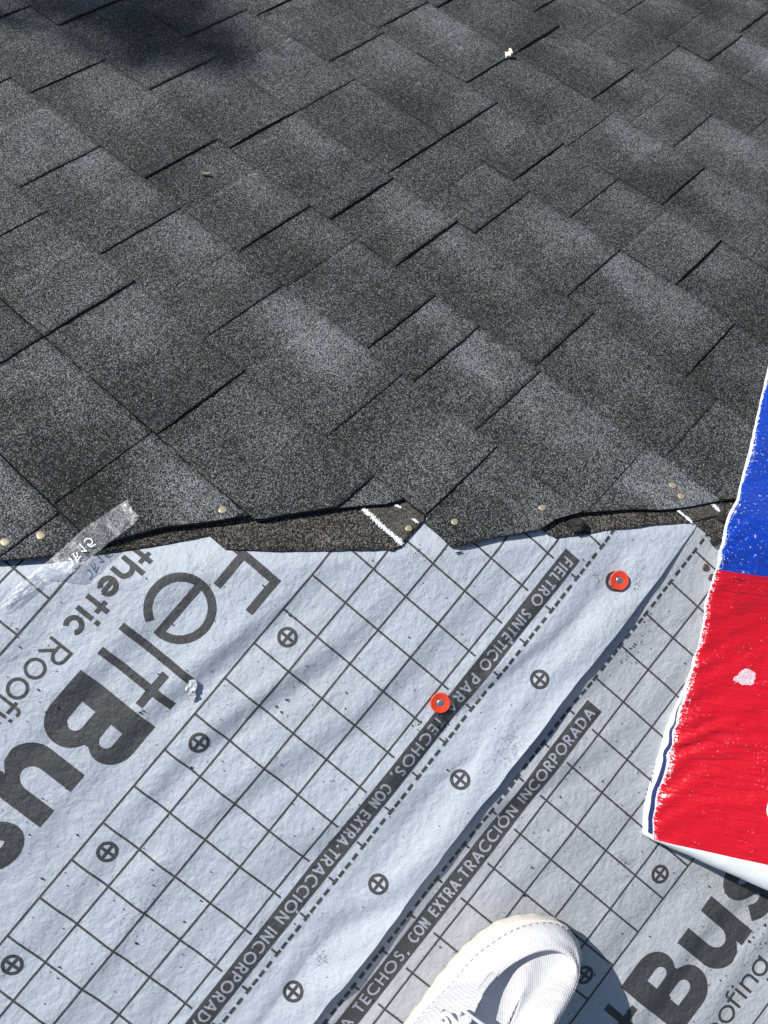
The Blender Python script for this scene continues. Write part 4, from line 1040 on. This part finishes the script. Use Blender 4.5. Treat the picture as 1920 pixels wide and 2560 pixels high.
def side_fn(a, b, dh):     # a metres along, b 0..1 down the side
    k = min(range(NS), key=lambda i: abs(LEN[i] - a)); Nn = nrm_at(LE[k].y)
    x = min(1, max(0, b)); sw = 0.0020 * math.exp(-((a - 0.02) / 0.10) ** 2) + 0.0008 + 0.0006 * nz(a * 18, 3)
    tdir = (LE[min(k + 1, NS - 1)] - LE[k]).normalized()
    return LE[k] + tdir * (a - LEN[k]) + Nn * (-0.0035) - AC * (sw * math.sin(x * math.pi * 0.55) + 0.0012 - 0.023 * sm(0.10, 0.26, a) * x) - Nn * (TH + 0.002) * (1 - math.cos(x * math.pi * 0.55)) / (1 - math.cos(math.pi * 0.55))
sp = SideP(side_fn, 0)
def side_pt(x, y):       # photo trace -> metres along the side, fraction down it
    k = min(range(NS), key=lambda i: abs(pix(LE[i])[1] - y)); return LEN[k], min(0.95, max(0.15, (pix(LE[k])[0] - x) / 17.0))
for st in ([(322, 318), (336, 346)], [(276, 444), (318, 418)], [(300, 400), (322, 392)], [(318, 396), (306, 436)], [(272, 488), (300, 490)], [(300, 492), (270, 548)], [(270, 548), (292, 556)], [(274, 596), (262, 622), (260, 660)],
           [(206, 690), (196, 724), (200, 760)], [(184, 782), (208, 826)], [(194, 872), (180, 884), (182, 908)], [(120, 1018), (128, 1044)]):
    P_ = [Vector(side_fn(*side_pt(1600 + x / 6.35, 1860 + y / 6.35), 0)) for x, y in st]
    v, f = tube([q - AC * 0.0002 for q in P_], 0.0005, 5); o = len(sp.V); sp.V += v; sp.U += [(q.x, q.y) for q in v]; sp.F += [tuple(o + i for i in g) for g in f]
sp.build('side_lettering', M_INK, bun, 'broken black print strokes on the white side')

# ------------------------------------------------------------------ shoe
def loop(pts):     # [(px, py, h)] -> hip-frame points
    return [Vector(top3(x, y, h)) for x, y, h in pts]
NP = 150
soleO = [(1015, 2560), (1060, 2501), (1084, 2465), (1130, 2408), (1166, 2369), (1217, 2327), (1250, 2306), (1280, 2294), (1313, 2285), (1347, 2284), (1380, 2290), (1407, 2305), (1428, 2328), (1440, 2354), (1445, 2388), (1440, 2428), (1424, 2468), (1400, 2508), (1368, 2560), (1320, 2630), (1270, 2700), (1210, 2790), (1140, 2880), (1060, 2950), (975, 2975), (900, 2945), (868, 2870), (880, 2780), (920, 2690), (965, 2625)]
def inset(L, d, dz):
    n = len(L); c = sum((p for p in L), Vector()) / n; o = []
    for i in range(n):
        t = (L[(i + 1) % n] - L[i - 1]); t.z = 0; t.normalize(); nn = Vector((t.y, -t.x, 0))
        if (c - L[i]).dot(nn) < 0: nn = -nn
        q = L[i] + nn * d; q.z = L[i].z + dz; o.append(q)
    return o
base = resample(loop([(x, y, 0.016) for x, y in soleO]), NP, True)
def tt(i): return 0.0
# distance back from the toe along the shoe axis
toe = base[min(range(NP), key=lambda i: (base[i] - top3(1362, 2284, 0.016)).length)]
heel = top3(940, 2960, 0.016); AXs = (heel - toe); AXs.z = 0; LS = AXs.length; AXs.normalize(); SDs = Vector((AXs.y, -AXs.x, 0))
def back(p): return (p - toe).dot(AXs)
for p in base: p.z = 0
fz = 0.0045
rings_sole = []
for d, z in ((0.006, fz), (0.0015, fz + 0.0012), (0.0, fz + 0.006), (0.0008, fz + 0.013), (0.0005, fz + 0.019), (0.0025, fz + 0.0225), (0.0085, fz + 0.0235), (0.014, fz + 0.022)):
    R_ = inset(base, d, 0)
    for i, p in enumerate(R_):
        p.z = z + 0.006 * sm(0.05, 0.0, back(p))      # toe spring
        if 0.003 < z - fz < 0.02:                     # foxing ribs
            pass
    rings_sole.append(R_)
# tread notches along the outsole rim
for i in range(NP):
    if i % 4 < 2:
        for r in (1, 2): rings_sole[r][i] += (rings_sole[0][i] - rings_sole[r][i]) * 0.28
V = [p for R_ in rings_sole for p in R_]; Fc = [f for f in grid_faces(len(rings_sole), NP, 0, True)]; Fc.append(tuple(range(NP))); Fc.append(tuple(range((len(rings_sole) - 1) * NP, len(rings_sole) * NP)))
shoe = root('canvas_shoe', tuple(toe + AXs * 0.15)); tag(shoe, 'white twill canvas moccasin shoe with cream rubber sole, standing on the grey felt', 'shoe')
mesh_obj('sole', V, Fc, M_RUBBER, parent=shoe)
# upper: loft of rings
def ring(pts): return resample(loop(pts), NP, True)
r2_ = [(1033, 2560, .03), (1060, 2528, .03), (1114, 2471, .03), (1132, 2454, .03), (1181, 2394, .031), (1226, 2358, .032), (1271, 2329, .033), (1319, 2311, .033), (1365, 2305, .033), (1401, 2312, .033), (1425, 2331, .033), (1440, 2358, .032), (1446, 2390, .031), (1441, 2430, .03), (1426, 2466, .03), (1402, 2506, .03), (1370, 2560, .03), (1320, 2635, .03), (1262, 2715, .03), (1195, 2805, .03), (1120, 2890, .03), (1050, 2935, .03), (980, 2945, .03), (920, 2915, .03), (895, 2855, .03), (905, 2780, .03), (940, 2690, .03), (985, 2625, .03)]
r3_ = [(1052, 2560, .050), (1080, 2528, .050), (1132, 2474, .048), (1152, 2455, .047), (1200, 2400, .046), (1242, 2367, .045), (1285, 2341, .044), (1325, 2325, .044), (1366, 2318, .044), (1404, 2324, .044), (1430, 2342, .044), (1446, 2369, .044), (1451, 2405, .045), (1450, 2432, .046), (1443, 2460, .047), (1421, 2502, .049), (1388, 2560, .052), (1340, 2640, .056), (1280, 2730, .06), (1215, 2825, .064), (1140, 2915, .066), (1060, 2965, .066), (985, 2975, .066), (925, 2945, .066), (898, 2880, .064), (912, 2790, .062), (950, 2695, .058), (1000, 2625, .054)]
r4_ = [(1150, 2560, .070), (1169, 2526, .067), (1193, 2484, .064), (1208, 2462, .063), (1228, 2440, .062), (1259, 2411, .061), (1297, 2387, .060), (1327, 2371, .059), (1362, 2361, .058), (1392, 2361, .058), (1419, 2372, .058), (1437, 2393, .058), (1445, 2417, .058), (1447, 2437, .059), (1440, 2462, .060), (1418, 2504, .063), (1386, 2560, .068), (1345, 2640, .076), (1290, 2735, .086), (1230, 2830, .092), (1150, 2910, .095), (1080, 2945, .096), (1015, 2950, .096), (965, 2920, .096), (945, 2860, .094), (965, 2780, .09), (1030, 2690, .084), (1095, 2625, .078)]
r5_ = [(1178, 2560, .074), (1187, 2540, .072), (1205, 2496, .069), (1216, 2478, .068), (1230, 2459, .067), (1265, 2423, .065), (1301, 2399, .064), (1341, 2382, .063), (1380, 2377, .062), (1408, 2386, .062), (1428, 2404, .062), (1437, 2426, .062), (1434, 2440, .062), (1428, 2455, .063), (1422, 2466, .063), (1401, 2503, .066), (1370, 2556, .071), (1330, 2630, .079), (1275, 2720, .089), (1215, 2810, .095), (1140, 2885, .098), (1080, 2920, .099), (1025, 2922, .099), (985, 2895, .099), (970, 2850, .097), (992, 2780, .093), (1055, 2695, .087), (1120, 2628, .081)]
def raise_(L, up):
    o = []
    for x, y, h in L:
        k = 0.052 * sm(2370, 2570, y) if y < 2600 else 0.052
        o.append((x, y, min(h + k * (1.0 if y < 2640 else max(0.25, 1 - (y - 2640) / 200)), 0.122 + up)))
    return o
r4_ = raise_(r4_, 0.0); r5_ = raise_(r5_, 0.004)
r3_ = [(x, y, h + (0.036 * sm(2350, 2490, y) if x > 1300 and y < 2600 else (0.02 if x > 1300 else 0.006 * sm(2400, 2560, y)))) for x, y, h in r3_]
R2, R3, R4, R5 = ring(r2_), ring(r3_), ring(r4_), ring(r5_)
def center_of(R_): return sum(R_, Vector()) / len(R_)
def lerpR(A, B, t, dz=0, out=0): return [a.lerp(b, t) + Vector((0, 0, dz)) for a, b in zip(A, B)]
R2b = [p - Vector((0, 0, 0.007)) for p in R2]
R34 = [a.lerp(b, 0.5) + Vector((0, 0, 0.0035)) for a, b in zip(R3, R4)]
R4u = [p + Vector((0, 0, 0.0012)) for p in R4]
R45 = [a.lerp(b, 0.5) + Vector((0, 0, 0.0036)) for a, b in zip(R4, R5)]
R5d = [p - Vector((0, 0, 0.0105 + 0.006 * sm(0.01, 0.07, back(p)))) for p in R5]
R5i = inset(R5, -0.0015, -0.004)
Rlist = [R2b, R2, [a.lerp(b, .5) + Vector((0, 0, 0.002)) for a, b in zip(R2, R3)], R3, R34, R4, R4u, R45, R5, R5i, R5d]
V, U = [], []
def add_ring(R_, tw=0.0):
    for k, p in enumerate(R_):
        b_ = back(p); sd = (p - toe).dot(SDs); q = p.copy()
        V.append(q); U.append((sd + 0.25 * b_, b_ + p.z))
for R_ in Rlist: add_ring(R_)
# sunken vamp inside the ridge, creased cloth
mid5 = lambda bb: sum(((a - toe).dot(SDs)) for a in R5 if abs(back(a) - bb) < 0.02) / max(1, sum(1 for a in R5 if abs(back(a) - bb) < 0.02))
SPA = toe + AXs * 0.045 + SDs * mid5(0.06); SPB = toe + AXs * (LS - 0.055) + SDs * mid5(LS - 0.09)
ZC = lambda bb: 0.047 + 0.070 * sm(-0.01, 0.15, bb)
for t in (0.08, 0.17, 0.27, 0.38, 0.5, 0.63, 0.76, 0.88, 0.96):
    Rn = []
    for p in R5d:
        b_ = back(p); w_ = sm(0.02, LS - 0.03, b_); f_ = 0.12 + 0.76 * max(0.0, min(1.0, (b_ - 0.01) / (LS - 0.05)))
        c = SPA.lerp(SPB, f_)
        q = p.lerp(Vector((c.x, c.y, p.z)), t)
        q.z = p.z * (1 - t) + ZC(back(q)) * t + 0.002 * math.sin(math.pi * t) + 0.0028 * nz(q.x * 34, q.y * 34, 3)
        Rn.append(q)
    add_ring(Rn)
nR = len(V) // NP; Fc = grid_faces(nR, NP, 0, True)
last = (nR - 1) * NP
for i in range(NP // 2 - 1): Fc.append((last + i, last + i + 1, last + NP - 2 - i, last + NP - 1 - i))
upper = mesh_obj('upper', V, Fc, M_CANVAS, parent=shoe, uv=U)
# stitches: welt line and ridge line
V, Fc = [], []
def stitch(R_, every, ln, rad, dz, n_only=None):
    Q = resample(R_, int(sum((R_[i] - R_[i - 1]).length for i in range(len(R_))) / every), True)
    for i, p in enumerate(Q):
        if back(p) > 0.2: continue
        t = (Q[(i + 1) % len(Q)] - Q[i - 1]).normalized(); v, f = tube([p - t * ln / 2 + Vector((0, 0, dz)), p + Vector((0, 0, dz + rad * 0.6)), p + t * ln / 2 + Vector((0, 0, dz))], rad, 6)
        o = len(V); V.extend(v); Fc.extend([tuple(o + k for k in g) for g in f])
stitch([a.lerp(b, 0.10) for a, b in zip(R2, R3)], 0.0080, 0.0036, 0.00100, 0.0008)
mesh_obj('welt_stitching', V, Fc, M_THREAD, parent=shoe)
V, Fc = [], []
stitch(R4, 0.0034, 0.0020, 0.00045, 0.0010)
mesh_obj('ridge_stitching', V, Fc, M_LACE, parent=shoe)
# welt piping where the sole meets the cloth
P_ = [a + Vector((0, 0, -0.0018)) for a in [x.lerp(y, -0.05) for x, y in zip(R2, R3)]]
V, Fc = tube(P_ + [P_[0]], 0.0017, 8, False); mesh_obj('welt_piping', V, Fc, M_RUBBER, parent=shoe)
# elastic lace ends over the vamp
def cord(pts, r, name):
    P_ = resample([top3(x, y, h) for x, y, h in pts], 26); V, Fc = tube(P_, r, 9); return mesh_obj(name, V, Fc, M_LACE, parent=shoe)
cord([(1150, 2537, .112), (1156, 2524, .122), (1168, 2533, .126), (1187, 2547, .128), (1207, 2561, .130), (1240, 2580, .130)], 0.0019, 'lace')
cord([(1089, 2521, .080), (1096, 2529, .090), (1106, 2539, .098), (1118, 2551, .106), (1125, 2575, .112)], 0.0017, 'lace')
cord([(1100, 2548, .092), (1112, 2534, .100), (1124, 2538, .108), (1134, 2550, .114), (1150, 2566, .118)], 0.0024, 'lace')
# ------------------------------------------------------------------ the wearer's leg (off picture, throws the shadow at lower right)
person = root('person', tuple(toe + AXs * 0.22)); tag(person, 'person standing in the white shoe, dark blue trouser leg just below the picture', 'person')
upv = Vector((float(UP @ EX), float(UP @ EY), float(UP @ N2)))
ank = toe + AXs * 0.215 + Vector((0, 0, 0.055)); V = []; n = 40; m = 34
for i in range(m):
    t = i / (m - 1); c = ank + upv * (0.55 * t) + AXs * (0.05 * t)
    r = 0.052 + 0.03 * sm(0, 0.12, t) + 0.012 * t
    for k in range(n):
        a = 2 * math.pi * k / n; w = r * (1 + 0.10 * nz(math.cos(a) * 1.5, math.sin(a) * 1.5, t * 7) * (1.4 - t))
        V.append(c + Vector((math.cos(a) * w, math.sin(a) * w, 0.0)))
Fc = grid_faces(m, n, 0, True); Fc.append(tuple(range((m - 1) * n, m * n))); Fc.append(tuple(range(n))[::-1])
mesh_obj('trouser_leg', V, Fc, M_DENIM, parent=person)
# ------------------------------------------------------------------ unseen leafy branch, added behind the camera to cast soft shade at upper left
M_FOL = simple('shade_foliage', (0.06, 0.10, 0.03), 0.6, var=0.3, scale=20, bmp=0.0)
rr = random.Random(4); V, Fc = [], []
sv = Vector((float(SUN @ EX), float(SUN @ EY), float(SUN @ N2)))
for (px, py, rad, nl, dist) in ((330, 100, 0.05, 60, 5.9), (120, 5, 0.04, 50, 5.95), (390, 40, 0.055, 110, 6.0), (545, 150, 0.036, 40, 6.1), (470, 90, 0.045, 50, 6.05), (250, 10, 0.04, 40, 6.0)):
    s, D = at(px, py, 0.01); c = Vector(surf(s, D, 0.01)) + sv * dist
    for _ in range(nl):
        p = c + Vector((rr.gauss(0, rad), rr.gauss(0, rad), rr.gauss(0, rad))); a = Vector((rr.gauss(0, 1), rr.gauss(0, 1), rr.gauss(0, 1))).normalized(); b = a.cross(Vector((rr.gauss(0, 1), rr.gauss(0, 1), 1))).normalized()
        L = rr.uniform(0.020, 0.040); o = len(V); V += [p - a * L, p + b * L * 0.45, p + a * L, p - b * L * 0.45]; Fc.append((o, o + 1, o + 2, o + 3))
br = root('shade_branch', tuple(c)); tag(br, 'added leafy branch overhead, out of view, shading the upper left shingles', 'branch')
mesh_obj('shade_leaves', V, Fc, M_FOL, parent=br, smooth=False)
V, Fc = tube([c + Vector((-1.2, 0.9, 0.5)), c + Vector((-0.5, 0.35, 0.1)), c + Vector((-0.1, 0.05, 0)), c], [0.02, 0.012, 0.004, 0.002], 8); mesh_obj('shade_limb', V, Fc, M_LEAF, parent=br)
for o in bpy.data.objects:
    if '_o' in o: del o['_o']
